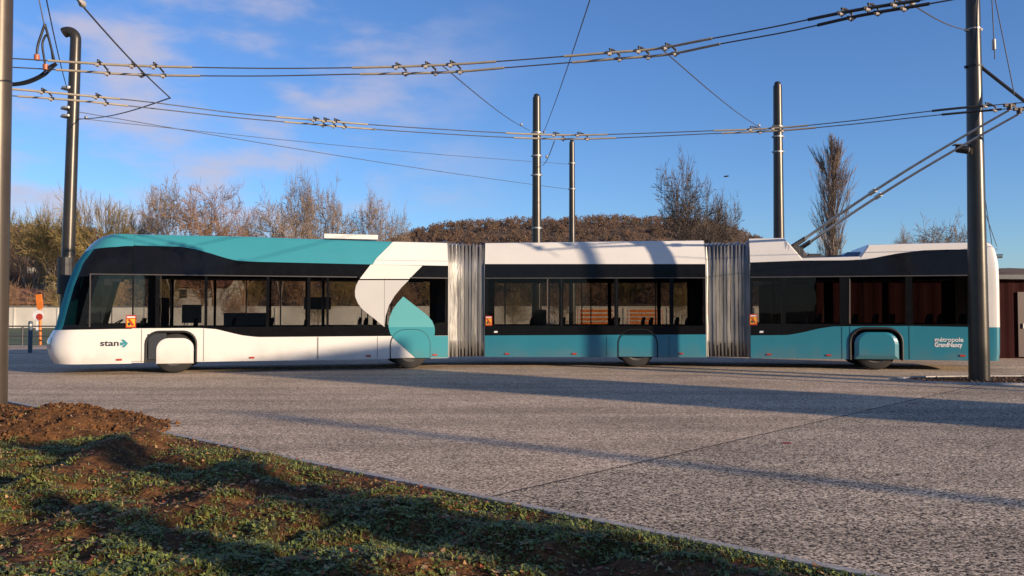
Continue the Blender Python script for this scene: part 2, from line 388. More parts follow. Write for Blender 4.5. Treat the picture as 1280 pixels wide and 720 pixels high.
# red spray marks on the paving
for (px, py, w, lb_) in ((983,554,13,'larger red spray paint mark in the middle of the sunlit paving'), (1142,504,10,'small red spray paint dash in the dark shadow band near the pole island')):
    p = G(px, py); s_ = w/F*p.y/2; mb = MB(); pts = []
    for i in range(14):
        t = i/14*6.283; rr = 1+.35*math.sin(i*2.7); pts.append((p.x+math.cos(t)*s_*rr, p.y+math.sin(t)*s_*.9*rr, .004))
    mb.add(pts, [tuple(range(14))]); tag(mb.build('paint_mark', M['rpaint']), lb_, 'paint mark', 'red spray marks on the paving')

# pole island on the right
b = MB(); isl = []
cI = V((13.1, 17.5, 0)); 
for i in range(48):
    t = i/48*6.283; isl.append((math.copysign(abs(math.cos(t))**.6, math.cos(t)), math.copysign(abs(math.sin(t))**.75, math.sin(t))))
RX, RY = 4.6, 1.15
def ring(k, z): return [(cI.x+u*(RX-k), cI.y+v*(RY-k), z) for u, v in isl]
b.add(ring(0,0)+ring(0,.035)+ring(.12,.04)+ring(.12,0), [(r_*48+i, r_*48+(i+1)%48, (r_+1)*48+(i+1)%48, (r_+1)*48+i) for r_ in range(3) for i in range(48)])
tag(b.build('island_kerb', M['frost']), kind='structure')
b = MB(); b.add(ring(.12,.012), [tuple(range(48))])
tag(b.build('island_soil', M['soil']), kind='structure')
cb = MB()
for k in range(1600):
    a = rnd()*6.283; r = rnd()**.5; x = cI.x+math.cos(a)*r*(RX-.25); y = cI.y+math.sin(a)*r*(RY-.2); s_ = .01+rnd()**3*.05
    cb.add([V(d)*s_*(.6+rnd()*.6)+V((x,y,.015)) for d in ((1,0,0),(-1,0,0),(0,1,0),(0,-1,0),(0,0,.9))], [(0,2,4),(2,1,4),(1,3,4),(3,0,4)])
tag(cb.build('island_gravel', mat('dark_chips', (0.10,0.065,0.045), .9, var=.3)), 'dark bark and soil crumbs inside the low kerb round the pole', 'gravel', kind='stuff')

# ------------------------------------------------------------------ bus frames
class Sec:
    def __init__(s, pa, ma, pb, mb_):
        a = V(((pa-640)/ma, F/ma, 0)); b_ = V(((pb-640)/mb_, F/mb_, 0))
        s.o = a; s.e = (b_-a).normalized(); s.L = (b_-a).length; s.n = V((-s.e.y, s.e.x, 0))
    def w(s, x, u, z): return s.o+s.e*x+s.n*u+V((0,0,z))
    def sz(s, px, py):
        d = ray(px, py); c = s.o-V((0,0,HC))
        t = (c.x*s.n.x+c.y*s.n.y)/(d.x*s.n.x+d.y*s.n.y); q = d*t
        return ((q-V((s.o.x, s.o.y, 0))).dot(s.e), q.z+HC)
    def s_(s, px, py=390): return s.sz(px, py)[0]
FR = Sec(58, 52.98, 560, 46.6); MI = Sec(606, 45.5, 882, 46.1); RE = Sec(938, 46.8, 1250, 49.8)
W = 2.55; SK = 0.27
BUS_O = V((MI.o.x+2, MI.o.y+1.3, 0))
bus = empty('trolleybus', BUS_O, label='long white and teal double articulated trolleybus parked across the square', cat='trolleybus')
def bp(mb, name, mats, parent=None, label=None):
    o = mb.build(name, mats, parent or bus, BUS_O)
    if label: o['label'] = label
    return o
def inset(z): return max(0, z-2.78)*0.22 + max(0, z-3.3)*0.5
def cols(a, b_, brk, st=0.08):
    n = max(1, int((b_-a)/st)); c = [a+(b_-a)*i/n for i in range(n+1)]+[x for x in brk if a < x < b_]
    return sorted(set(round(x, 5) for x in c))
def strip(mb, sec, cs, lo, hi, side=0, mi=0, th=0.04, rows=1, insf=inset, out=0.0):
    """a panel between two curves on the near (0) or far (1) side, th thick"""
    def uu(z, k):
        v = insf(z)+k-out
        return W-v if side else v
    vs = []; nr = rows+1
    for x in cs:
        for k in (0, th):
            for r_ in range(nr):
                z = lo(x)+(hi(x)-lo(x))*r_/rows; vs.append(sec.w(x, uu(z, k), z))
    st = 2*nr; fs = []
    for i in range(len(cs)-1):
        a, b_ = i*st, (i+1)*st
        for r_ in range(rows):
            fs.append((a+r_, b_+r_, b_+r_+1, a+r_+1)); fs.append((a+nr+r_, a+nr+r_+1, b_+nr+r_+1, b_+nr+r_))
        fs.append((a, a+nr, b_+nr, b_)); fs.append((a+rows, b_+rows, b_+nr+rows, a+nr+rows))
    for a in (0, (len(cs)-1)*st):
        for r_ in range(rows): fs.append((a+r_, a+r_+1, a+nr+r_+1, a+nr+r_))
    mb.add(vs, fs, mi)
def tab(sec, pts): return [sec.sz(*p) for p in pts]
def plate(mb, sec, pts_px, proud, th=0.003, mi=0, local=False, insf=inset):
    """decal plate on the near side following the inset of the panels"""
    pts = pts_px if local else tab(sec, pts_px)
    n = len(pts)
    front = [sec.w(x, insf(z)-proud, z) for x, z in pts]; back = [sec.w(x, insf(z)-proud+th, z) for x, z in pts]
    mb.add(front+back, [tuple(range(n))]+[(i, (i+1)%n, (i+1)%n+n, i+n) for i in range(n)], mi)

# arches: (section, centre px, half width m, top z, flush cover?)
def arch(sec, c, hw, top, r=.30):
    pts = [(c-hw, SK-.01), (c-hw, top-r)]
    for k in range(1, 7):
        t = k/6*math.pi/2; pts.append((c-hw+r*(1-math.cos(t)), top-r+r*math.sin(t)))
    pts2 = [(2*c-x, z) for x, z in reversed(pts)]
    return pts+pts2
A1 = arch(FR, FR.s_(214.5), .57, 1.02); A2 = arch(FR, FR.s_(513), .53, 1.04, .4)
A3 = arch(MI, MI.s_(797), .54, 1.03, .4); A4 = arch(RE, RE.s_(1094.5), .63, 1.08, .36)

sill_f = smooth_lin([(-9, 1.085)]+tab(FR, [(108,410.8),(250,410.0),(270,411.4),(288,415.8),(303,419.3),(322,421.3),(345,421.2),(545,419.6),(562,419.5)]))
sill_m = lin(tab(MI, [(600,419.4),(885,418)]))
sill_r = smooth_lin(tab(RE, [(930,419.3),(985,418.8),(1005,415.2),(1023,410.8),(1042,407.9),(1140,407.4),(1250,409.5)]))
edge_f = smooth_lin(tab(FR, [(105,316.7),(117,308.9),(136,306),(165,306.4),(226,308),(244,311.4),(262,316.2),(282,322.5),(297,326),(320,327.2),(463,330.5),(562,332)]))
top_f = lin(tab(FR, [(140,291),(300,294.3),(492,301.2),(562,302.8)]))
edge_m = lin(tab(MI, [(600,330),(885,330)])); top_m = lin(tab(MI, [(600,302.8),(885,299.2)]))
edge_r = smooth_lin(tab(RE, [(930,328.3),(1003,325.6),(1060,325.2),(1085,324),(1102,320.5),(1123,316.5),(1154,312.6),(1185,311.6),(1250,311.4)]))
top_r = lin(tab(RE, [(930,296.9),(981,295.9),(1003,322.0),(1076,319.9),(1087,305.0),(1140,303.6),(1250,301.5)]))

def lower(sec, a, b_, sill, arches, name_label, mfun, cuts=()):
    mb = MB()
    for side in (0, 1):
        segs = []
        brk = [x for A in arches for x, z in A]+list(cuts)
        def lo(x):
            for A in arches:
                if A[0][0] < x < A[-1][0]: return lin([(p, q) for p, q in A])(x)
            return SK
        # break columns exactly beside the arch sides
        ex = [A[0][0]+1e-3 for A in arches]+[A[-1][0]-1e-3 for A in arches]
        cs = cols(a, b_, brk+ex)
        # arch function must rise at once inside
        def lo2(x):
            for A in arches:
                if A[0][0]+5e-4 < x < A[-1][0]-5e-4:
                    return min(max(lin([(p, q) for p, q in A[1:-1]])(x), A[1][1]), sill(x)-.006)
            return SK
        ranges = []; cur = cs[0]
        if side == 0 and cuts:
            e = [cs[0]]+list(cuts)+[cs[-1]]
        else: e = [cs[0], cs[-1]]
        for i in range(len(e)-1):
            sub = [c for c in cs if e[i]-1e-5 <= c <= e[i+1]+1e-5]
            strip(mb, sec, sub, lo2, sill, side, mfun(i, side), th=.045)
    # underfloor pan and floor
    mb.box(sec.w((a+b_)/2, W/2, .31), (b_-a-.05, W-.12, .06), 2, (sec.e, sec.n, V((0,0,1))))
    return mb

seamF = FR.s_(165); 
mbF = lower(FR, seamF, FR.L, sill_f, [A1, A2], '', lambda i, s: 0)
bp(mbF, 'body_panel', [M['white'], M['teal2'], M['under']], label='white lower body panels of the front section')
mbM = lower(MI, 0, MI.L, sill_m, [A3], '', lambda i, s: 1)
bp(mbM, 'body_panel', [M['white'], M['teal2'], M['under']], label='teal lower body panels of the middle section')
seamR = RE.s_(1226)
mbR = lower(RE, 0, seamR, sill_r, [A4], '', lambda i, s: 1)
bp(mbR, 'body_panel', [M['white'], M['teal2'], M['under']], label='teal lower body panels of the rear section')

# ---- window bands with openings
def band(sec, a, b_, sill, edge, wins, zb, zt, far_wins=None, gm='glass', ztop_extra=0.0):
    mb = MB(); brk = [x for w in wins for x in w]
    for side in (0, 1):
        ws = wins if side == 0 else (far_wins or wins)
        cs = cols(a, b_, [x for w in ws for x in w])
        strip(mb, sec, cs, sill, lambda x: zb, side, 0, .05, insf=lambda z: 0)
        strip(mb, sec, cs, lambda x: zt, lambda x: max(zt+.02, edge(x)), side, 0, .05, insf=inset)
        e = [a]+[x for w in ws for x in w]+[b_]
        for i in range(0, len(e), 2):
            if e[i+1]-e[i] > 1e-3: strip(mb, sec, [e[i], e[i+1]], lambda x: zb, lambda x: zt, side, 0, .05, insf=lambda z: 0)
        for w in ws:
            g = MB(); strip(g, sec, [w[0]-.005, w[1]+.005], lambda x: zb-.005, lambda x: zt+.005, side, 0, .006, insf=lambda z: -.0 + .006)
            o = bp(g, 'window', M['glassf'] if side else M[gm])
    bp(mb, 'window_frame', M['black'])
def wx(sec, pairs): return [(sec.s_(p), sec.s_(q)) for p, q in pairs]
zbF, ztF = 1.13, 2.40
band(FR, seamF, FR.L, sill_f, edge_f, wx(FR, [(166.5,194),(199,255.5),(259,332.5),(336.5,384),(388,408),(411,478),(484,557)]), zbF, ztF)
band(MI, 0, MI.L, sill_m, edge_m, wx(MI, [(610,684),(687,700),(704,768),(773,837),(842,879)]), 1.13, 2.42, gm='glassd')
band(RE, 0, seamR, sill_r, edge_r, wx(RE, [(941,977),(982,1050),(1063,1132),(1141,1216)]), 1.19, 2.42, gm='glassd')
# slim metal rail above the windows
rb = MB()
for sec, a, b_, z in ((FR, FR.s_(112), FR.s_(446), ztF), (FR, FR.s_(512), FR.L, ztF), (MI, 0, MI.L, 2.42), (RE, 0, seamR, 2.42)):
    strip(rb, sec, [a, b_], lambda x: z-.004, lambda x: z+.022, 0, 0, .01, out=.006)
bp(rb, 'window_rail', M['rail'])

# ---- roof fairings
def roof(sec, a, b_, edge, top, mf, label):
    mb = MB(); brk = []
    cs = cols(a, b_, [x for x, z in tab(RE, [(981,295.9),(1003,322.0),(1076,319.9),(1087,305.0)])] if sec is RE else [], .06)
    vs = []; ROW = 12
    for x in cs:
        e, t = edge(x), top(x)
        e = min(e, t-.05)
        prof = [(inset(e)+.05, e), (inset(e), e), (inset((e+t-.06)/2), (e+t-.06)/2), (inset(t-.06), t-.06), (inset(t-.06)+.03, t-.015), (inset(t)+.10, t)]
        prof = prof+[(W-u, z) for u, z in reversed(prof)]
        for u, z in prof: vs.append(sec.w(x, u, z))
    fs = []
    for i in range(len(cs)-1):
        for r_ in range(ROW-1): fs.append((i*ROW+r_, (i+1)*ROW+r_, (i+1)*ROW+r_+1, i*ROW+r_+1))
    fs.append(tuple(range(ROW))); fs.append(tuple(range((len(cs)-1)*ROW, len(cs)*ROW)))
    mb.add(vs, fs, 0)
    # ceiling
    mb.box(sec.w((a+b_)/2, W/2, 2.62), (b_-a-.04, W-.12, .05), 1, (sec.e, sec.n, V((0,0,1))))
    bp(mb, 'roof', [mf, M['inner']], label=label)
roof(FR, seamF, FR.L, edge_f, top_f, M['teal'], 'teal roof fairing of the front section')
roof(MI, 0, MI.L, edge_m, top_m, M['white'], 'white roof fairing of the middle section')
roof(RE, 0, seamR, edge_r, top_r, M['white'], 'white stepped roof fairing of the rear section')

# ---- rounded ends (nose and tail)
def endcap(sec, sgn, s_seam, targets, ratio, Dmax, sillz, edgez, skz, mats_rows, ncurve=14, nstr=8, pexp=2.4, namepre=''):
    """sgn -1: nose towards s<0 ; +1: tail. returns columns grid"""
    zt = lin(targets)                                   # z -> silhouette s
    hw = W/2
    grids = []
    def outline(z):
        tgt = (zt(z)-s_seam)*sgn                        # forward distance of silhouette on the side plane
        ins = inset(z); h = hw-ins
        D = min(Dmax, tgt*.92)
        def fw(v, xf): return xf-D*(1-(max(0, 1-abs(v)**pexp))**(1/pexp))     # v: -1..1 lateral
        c = max(fw(-1+k/200, 0)-ratio*(h*(k/200)+ins) for k in range(0, 201))
        xf = tgt-c
        pts = []
        xs = fw(-1, xf)
        for k in range(nstr): pts.append((xs*k/nstr, ins))
        for k in range(2*ncurve+1):
            t = -1+k/ncurve; v = math.copysign(1-(1-abs(t))**2.0, t) if pexp > 2 else math.sin(t*math.pi/2)
            pts.append((fw(v, xf), hw+v*h))
        for k in range(nstr-1, -1, -1): pts.append((xs*k/nstr, W-ins))
        return pts
    ztop = max(z for z, s_ in targets)
    ncol = 2*nstr+2*ncurve+1
    zrows = []
    for lo, hi, n in ((skz, sillz, 8), (sillz, edgez, 16), (edgez, ztop, 10)):
        for k in range(n): zrows.append((lo+(hi-lo)*k/n, 0 if lo == skz else (1 if lo == sillz else 2)))
    zrows.append((ztop, 2))
    return outline, zrows, ncol, nstr, ncurve

def rows_points(sec, sgn, s_seam, outline, zs_of_col, nrow, ncol):
    G_ = []
    for r_ in range(nrow):
        row = []
        for c in range(ncol):
            z = zs_of_col(r_, c)
            x, u = outline(z)[c]
            row.append((s_seam+sgn*x, u, z))
        G_.append(row)
    return G_
# nose
noseT = [(z, s_) for s_, z in tab(FR, [(139,291.2),(130,293.6),(121.6,297.7),(114,304),(108.5,310.8),(95.4,328.3),(83.7,357.5),(75.5,386.6),(69.5,410),(66.0,415),(62,420),(59.2,433),(59.5,444),(63,450),(67,455.6)])]
out_f, zr, NC, NS, NV = endcap(FR, -1, seamF, noseT, .26, .85, 1.09, 3.10, .26, None)
ntop = max(z for z, s_ in noseT)
def colkeys(c):
    # column dependent: fairing edge dips round the corner, sill dips slightly
    k = c if c < NC/2 else NC-1-c
    t = max(0, (k-NS*.35)/(NS+NV*.55)); t = min(1, t)
    return .255, 1.09-.03*t, 3.105-.16*t**1.6
NR = [9, 17, 9]
def zcol(r_, c):
    a, b_, d = colkeys(c)
    if r_ < NR[0]: return a+(b_-a)*r_/NR[0]
    r_ -= NR[0]
    if r_ < NR[1]: return b_+(d-b_)*r_/NR[1]
    r_ -= NR[1]; return d+(ntop-d)*math.sin(r_/NR[2]*math.pi/2)
NRT = sum(NR)+1
grid = rows_points(FR, -1, seamF, out_f, zcol, NRT, NC)
# silhouette column
sil = max(range(NC//2), key=lambda c: -grid[18][c][0]-.26*grid[18][c][1])
def emit(mb, sec, grid, r0, r1, c0, c1, mi=0, off=0.0):
    vs = []; w = c1-c0+1
    for r_ in range(r0, r1+1):
        for c in range(c0, c1+1):
            x, u, z = grid[r_][c]
            vs.append(sec.w(x, u, z))
    mb.add(vs, [((r_-r0)*w+c-c0, (r_-r0)*w+c-c0+1, (r_-r0+1)*w+c-c0+1, (r_-r0+1)*w+c-c0) for r_ in range(r0, r1) for c in range(c0, c1)], mi, True)
R1 = NR[0]; R2 = NR[0]+NR[1]; cN = NC-1
nb = MB(); emit(nb, FR, grid, 0, R1, 0, cN)
bp(nb, 'bumper', M['white'], label='white rounded front bumper and apron')
nb = MB(); emit(nb, FR, grid, R2, NRT-1, 0, cN)
# close crown
tp = [FR.w(*p) for p in grid[-1]]; nb.add(tp, [tuple(range(len(tp)))])
bp(nb, 'roof', M['teal'], label='teal rounded roof cap over the windshield')
_pr = lambda c: -grid[18][c][0]-.26*grid[18][c][1]
pil0 = min(c for c in range(NC//2) if _pr(sil)-_pr(c) < .17 and c <= sil); pil1 = sil+2
nb = MB(); emit(nb, FR, grid, R1, R2, pil0, pil1); emit(nb, FR, grid, R1, R2, cN-pil1, cN-pil0)
bp(nb, 'windshield_pillar', M['tealm'], label='teal curved windshield surround')
nb = MB(); emit(nb, FR, grid, R1, R2, pil1, cN-pil1)
bp(nb, 'windshield', M['glassw'])
# black quarter glass between pillar and driver window: glass with a dark border
for (a, b_) in ((0, pil0), (cN-pil0, cN)):
    nb = MB(); cdw = 0
    g0 = [c for c in range(a, b_+1)]
    # driver window = straight columns between px 112 and 165 ; quarter light = rest
    sgrid = [grid[R1+4][c][0] for c in g0]
    sd = FR.s_(112)
    cd = min(g0, key=lambda c: abs(grid[R1+5][c][0]-sd))
    lo_r, hi_r = R1+1, R1+int(NR[1]*.66)
    c_in, c_out = (cd, b_) if a == 0 else (a, cd)
    f = MB(); emit(f, FR, grid, hi_r, R2, a, b_); bp(f, 'window_frame', M['black']); f = MB(); emit(f, FR, grid, R1, lo_r, a, b_)
    emit(f, FR, grid, lo_r, hi_r, cd, cd+1) if a == 0 else emit(f, FR, grid, lo_r, hi_r, cd-1, cd)
    bp(f, 'window_frame', M['black'])
    g = MB(); emit(g, FR, grid, lo_r, hi_r, (a if a == 0 else cd), (cd if a == 0 else b_)); bp(g, 'window', M['glass'] if a == 0 else M['glassf'], label="driver's side window" if a == 0 else None)
    g = MB(); emit(g, FR, grid, lo_r, hi_r, (cd+1 if a == 0 else a), (b_ if a == 0 else cd-1)); bp(g, 'quarter_window', M['glassw'])
# driver window metal frame
fb_ = MB(); s0 = FR.s_(111.5); s1 = FR.s_(165)
plate(fb_, FR, [(s0, 1.14), (s0+.03, 1.14), (s0+.03, 2.42), (s0, 2.42)], .008, .006, local=True)
bp(fb_, 'window_rail', M['rail'])
# front floor, pan of nose
nb = MB(); xx = seamF
nb.box(FR.w((xx+.5)/2+.1, W/2, .33), (xx-.6, W-.5, .06), 0, (FR.e, FR.n, V((0,0,1))))
bp(nb, 'underbody', M['under'])
# headlights: bulged lens patches on the corner
for near in (True, False):
    c0, c1 = (sil-3, sil+2) if near else (cN-sil-2, cN-sil+3)
    hl = MB(); vs = []; rr = range(4, 8)
    for r_ in rr:
        for c in range(c0, c1+1):
            x, u, z = grid[r_][c]; edge_ = r_ in (4, 7) or c in (c0, c1)
            k = .0 if edge_ else .02
            vs.append(FR.w(x-.006-k, u-(.006+k*.5 if near else -.006-k*.5), z+(c-c0)*.004))
    w = c1-c0+1
    hl.add(vs, [(i*w+j, i*w+j+1, (i+1)*w+j+1, (i+1)*w+j) for i in range(3) for j in range(w-1)], 0, True)
    bp(hl, 'headlight', M['lens'])
# tail
tailT = [(z, s_) for s_, z in tab(RE, [(1232,301.5),(1239,304.5),(1244.5,312.5),(1248,330),(1249.2,360),(1250,410),(1250,445),(1248.5,452)])]
out_r, _, NC2, NS2, NV2 = endcap(RE, 1, seamR, tailT, .34, .22, 1.1, 3.0, .27, None, ncurve=10, nstr=4)
ttop = max(z for z, s_ in tailT); zsil = sill_r(seamR); zed = edge_r(seamR)
keys = [SK+(zsil-SK)*k/4 for k in range(4)]+[zsil+(zed-zsil)*k/10 for k in range(10)]+[zed+(ttop-zed)*k/4 for k in range(5)]
grid2 = rows_points(RE, 1, seamR, out_r, lambda r_, c: keys[r_], len(keys), NC2)
tb = MB(); emit(tb, RE, grid2, 0, 4, 0, NC2-1, 0); bp(tb, 'tail_panel', M['teal2'], label='teal lower tail panel')
tb = MB(); emit(tb, RE, grid2, 4, len(keys)-1, 2, NC2-3, 0); emit(tb, RE, grid2, 14, len(keys)-1, 0, 2); emit(tb, RE, grid2, 14, len(keys)-1, NC2-3, NC2-1)
tp = [RE.w(*p) for p in grid2[-1]]; tb.add(tp, [tuple(range(len(tp)))]); bp(tb, 'tail_panel', M['white'], label='white rear corner and tail panel')
tb = MB(); emit(tb, RE, grid2, 4, 14, 0, 2, 0); bp(tb, 'window_frame', M['black']); tb = MB(); emit(tb, RE, grid2, 4, 14, NC2-3, NC2-1, 0); bp(tb, 'window_frame', M['black'])
bm_ = MB(); q = RE.w(RE.L-.02, 1.0, 3.0)
bm_.tube([q+RE.e*-.1, q+RE.e*.45], .02, 6); bm_.box(q+RE.e*.25+V((0,0,-.06)), (.35,.12,.05), 0, (RE.e, RE.n, V((0,0,1))))
bp(bm_, 'trolley_rope_hook', M['equip'])

# ---- livery shapes on the front section
d = MB()
xa, za = FR.sz(463, 330.6); xb, zb_ = FR.sz(492.5, 301.4); vs = []; NX = 8; xe = FR.L
for x_k in range(NX+1):
    for r_ in range(9):
        t = top_f(FR.L-1)
        z = [2.80, 2.9, 3.05, 3.2, 3.3, t-.06, t-.015, t, t][r_]
        u = [inset(z)]*6+[inset(t-.06)+.03, inset(t)+.10, inset(t)+.6]
        zz = min(z, 3.43); xl = xa+(zz-za)*(xb-xa)/(zb_-za); x = xl+(xe-xl)*x_k/NX
        if r_ == 0: z = edge_f(x)-.004; u[0] = inset(z)
        vs.append(FR.w(x, u[r_]-(.005 if r_ < 7 else 0), z+(.005 if r_ > 4 else 0)))
d.add(vs, [(i*9+j, (i+1)*9+j, (i+1)*9+j+1, i*9+j+1) for i in range(NX) for j in range(8)])
bp(d, 'livery_shape', M['white'], label='white slanted block of the livery above the windows')
d = MB(); plate(d, FR, [(463.3,330.8),(528,332.1),(511.5,348.6),(449.6,348.6)], .006)
bp(d, 'livery_shape', M['white'], label='white chevron strip on the dark band')
def smoothpoly(pts, n=2):
    for _ in range(n):
        q = []
        for i in range(len(pts)):
            a, b_ = pts[i], pts[(i+1)%len(pts)]
            q += [(a[0]*.75+b_[0]*.25, a[1]*.75+b_[1]*.25), (a[0]*.25+b_[0]*.75, a[1]*.25+b_[1]*.75)]
        pts = q
    return pts
d = MB(); plate(d, FR, [(448.5,350.2),(511,350.2),(502,359),(493,370),(486,382),(482,395),(480.6,408.7),(470,400),(459,391.5),(452,385.5),(447.3,379),(444.2,371.5),(443.6,364.5),(445,357)], .0062)
bp(d, 'livery_shape', M['film'], label='greyish white chevron film over the side windows')
d = MB(); plate(d, FR, [(504,370.6),(524.5,386.6),(534,394.2),(540,401),(543.2,408.8),(485.6,408.8),(485.6,403),(487.2,396),(490.5,388),(496,379.5)], .0065)
bp(d, 'livery_shape', M['tfilm'], label='pale teal arrow film over the window behind the white chevron')
d = MB(); plate(d, FR, [(485.6,408.8),(543.2,408.8),(543.6,414),(543,419.8),(560,419.7),(560,447.1),(519.5,447.3),(492.2,423.4),(487.5,416.5)], .0068)
bp(d, 'livery_shape', M['teal'], label='teal lower arrow of the livery over the second wheel')

# ---- wheels, covers
def wheel(sec, s, r=.49, wdt=.28, side=0, steer=0):
    root = None
    mb = MB(); c = sec.w(s, .06+wdt/2 if not side else W-.06-wdt/2, r); ax = sec.n
    ca, sa = math.cos(steer), math.sin(steer); e_ = sec.e*ca+sec.n*sa; a_ = sec.n*ca-sec.e*sa
    prof = [(-wdt/2+.0, r*.62), (-wdt/2+.005, r*.90), (-wdt/2+.03, r*.985), (-wdt/2+.08, r), (wdt/2-.08, r), (wdt/2-.03, r*.985), (wdt/2-.005, r*.9), (wdt/2, r*.62)]
    vs = []; n = 36
    for k in range(n):
        t = 2*math.pi*k/n
        for y, q in prof: vs.append(c+a_*y+(e_*math.cos(t)+V((0,0,1))*math.sin(t))*q)
    p = len(prof)
    mb.add(vs, [(k*p+i, k*p+i+1, ((k+1)%n)*p+i+1, ((k+1)%n)*p+i) for k in range(n) for i in range(p-1)], 0, True)
    ty = bp(mb, 'wheel', M['tyre'])
    mb = MB(); sg = 1 if side else -1
    prof = [(sg*wdt/2*.98, r*.63), (sg*wdt/2*.8, r*.55), (sg*wdt/2*.4, r*.5), (sg*wdt/2*.45, r*.28), (sg*wdt/2*.9, r*.25), (sg*wdt/2*.95, r*.08), (sg*wdt/2*.95, .001)]
    vs = []
    for k in range(n):
        t = 2*math.pi*k/n
        for y, q in prof: vs.append(c+a_*y+(e_*math.cos(t)+V((0,0,1))*math.sin(t))*q)
    p = len(prof)
    mb.add(vs, [(k*p+i, k*p+i+1, ((k+1)%n)*p+i+1, ((k+1)%n)*p+i) for k in range(n) for i in range(p-1)], 0, True)
    rm = bp(mb, 'rim', M['rim'], ty); rm.location = (0,0,0)
for sec, px, st in ((FR, 218.5, R(-5)), (FR, 513.5, 0), (MI, 796, 0), (RE, 1095, 0)):
    for side in (0, 1): wheel(sec, sec.s_(px), side=side, steer=st)
def cover(sec, pts, u0, th, m, label, bulge=0.0, clip=None):
    if clip: pts = [(x, min(z, clip)) for x, z in pts]
    mb = MB(); cx = sum(x for x, z in pts)/len(pts); cz = sum(z for x, z in pts)/len(pts)
    n = len(pts); rings = [(1.0, th), (1.0, .012), (.97, .0), (.80, -bulge), ]
    vs = []
    for k, u in rings:
        for x, z in pts: vs.append(sec.w(cx+(x-cx)*k, u0+u, cz+(z-cz)*k))
    fs = [(r_*n+i, r_*n+(i+1)%n, (r_+1)*n+(i+1)%n, (r_+1)*n+i) for r_ in range(len(rings)-1) for i in range(n)]
    fs.append(tuple((len(rings)-1)*n+i for i in range(n)))
    mb.add(vs, fs, 0); bp(mb, 'wheel_cover', m, label=label)
def cpoly(sec, c, hw, zt_, zb_, r=.3, r2=None):
    a = [(x, z) for x, z in arch(sec, c, hw, zt_, r)]
    return [(a[0][0], zb_)]+a[1:-1]+[(a[-1][0], zb_)]
cover(FR, cpoly(FR, FR.s_(219.3), .435, .86, .235, .28), .02, .06, M['white'], 'white cover over the front wheel', .01)
cover(FR, cpoly(FR, FR.s_(513), .515, 1.025, .28, .39), .004, .04, M['white'], 'flush wheel cover crossed by the livery arrow')
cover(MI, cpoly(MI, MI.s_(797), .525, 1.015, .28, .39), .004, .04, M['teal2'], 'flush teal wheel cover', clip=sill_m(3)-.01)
cover(RE, cpoly(RE, RE.s_(1095), .535, .98, .28, .32), -.02, .06, M['teal2'], 'bulging teal wheel cover over the rear wheel', .035)
# arch linings and seams
for sec, A, w_ in ((FR, A1, .03), (RE, A4, .035), ):
    lin_ = MB()
    pts = [sec.w(x, -.004, z) for x, z in A]; 
    lin_.tube(pts, w_, 6)
    for side in (0,):
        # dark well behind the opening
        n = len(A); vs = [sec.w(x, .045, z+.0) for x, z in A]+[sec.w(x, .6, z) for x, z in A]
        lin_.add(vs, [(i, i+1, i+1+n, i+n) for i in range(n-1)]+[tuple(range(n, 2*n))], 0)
    bp(lin_, 'wheel_arch', M['trim'])
for sec, A in ((FR, A2), (MI, A3)):
    lin_ = MB(); lin_.tube([sec.w(x, -.004, z) for x, z in A], .0085, 5)
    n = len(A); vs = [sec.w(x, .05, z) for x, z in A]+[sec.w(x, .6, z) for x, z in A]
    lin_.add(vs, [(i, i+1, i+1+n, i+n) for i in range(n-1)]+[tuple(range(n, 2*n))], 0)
    bp(lin_, 'wheel_arch', M['trim'])
# panel gaps
def vline(sec, px, z0, z1, w=.008, proud=.007):
    pg = MB(); s = sec.s_(px); plate(pg, sec, [(s-w/2, z0), (s+w/2, z0), (s+w/2, z1), (s-w/2, z1)], proud, .004, local=True); bp(pg, 'panel_gap', M['trim'])
for px in (177.5, 255, 397, 472, 398): vline(FR, px, SK+.02, sill_f(FR.s_(px))-.01)
for px in (758, 836): vline(MI, px, SK+.02, sill_m(0)-.01)
for px in (1052, 1062, 1136): vline(RE, px, SK+.02, sill_r(RE.s_(px))-.01)
vline(FR, 480.4, 1.14, 2.39)
vline(FR, 166, 3.12, 3.36)
for sec, px in ((MI, 702), (MI, 771)): vline(sec, px, 1.14, 2.41)
# horizontal seams on white fairing
for sec, a, b_, z in ((FR, FR.s_(470), FR.L-.01, 2.86),):
    pg = MB(); plate(pg, sec, [(a, z), (b_, z), (b_, z+.006), (a, z+.006)], .007, .004, local=True); bp(pg, 'panel_gap', M['trim'])
pg = MB(); plate(pg, FR, [(seamF, .30), (FR.s_(186), .30), (FR.s_(186), .307), (seamF, .307)], .005, .004, local=True)
bp(pg, 'panel_gap', M['trim'])
# bright trim on the rear and rear pillar handle strips
st_ = MB(); s = RE.s_(1062); plate(st_, RE, [(s-.02, 1.2), (s+.02, 1.2), (s+.03, 2.35), (s+.0, 2.38)], .012, .01, local=True); M['pstrip'] = mat('pillar_strip', (.16,.12,.10), .35, .3); bp(st_, 'pillar_strip', M['pstrip'])
st_ = MB(); s = MI.s_(684.5); plate(st_, MI, [(s-.015, 1.2), (s+.015, 1.2), (s+.015, 2.4), (s-.015, 2.4)], .006, .005, local=True)
bp(st_, 'pillar_strip', M['pstrip'])
# red side markers
for sec, px, py in ((FR,149,449.6),(FR,315,447),(FR,460.5,444.8),(FR,543.5,443.5),(MI,634,442.2),(MI,718,442.2),(MI,851,442),(RE,961.5,443),(RE,1036,444),(RE,1203,444.5)):
    s, z = sec.sz(px, py); mb = MB()
    mb.box(sec.w(s, -.012, z), (.12, .024, .042), 0, (sec.e, sec.n, V((0,0,1)))); bp(mb, 'side_marker', M['red'])
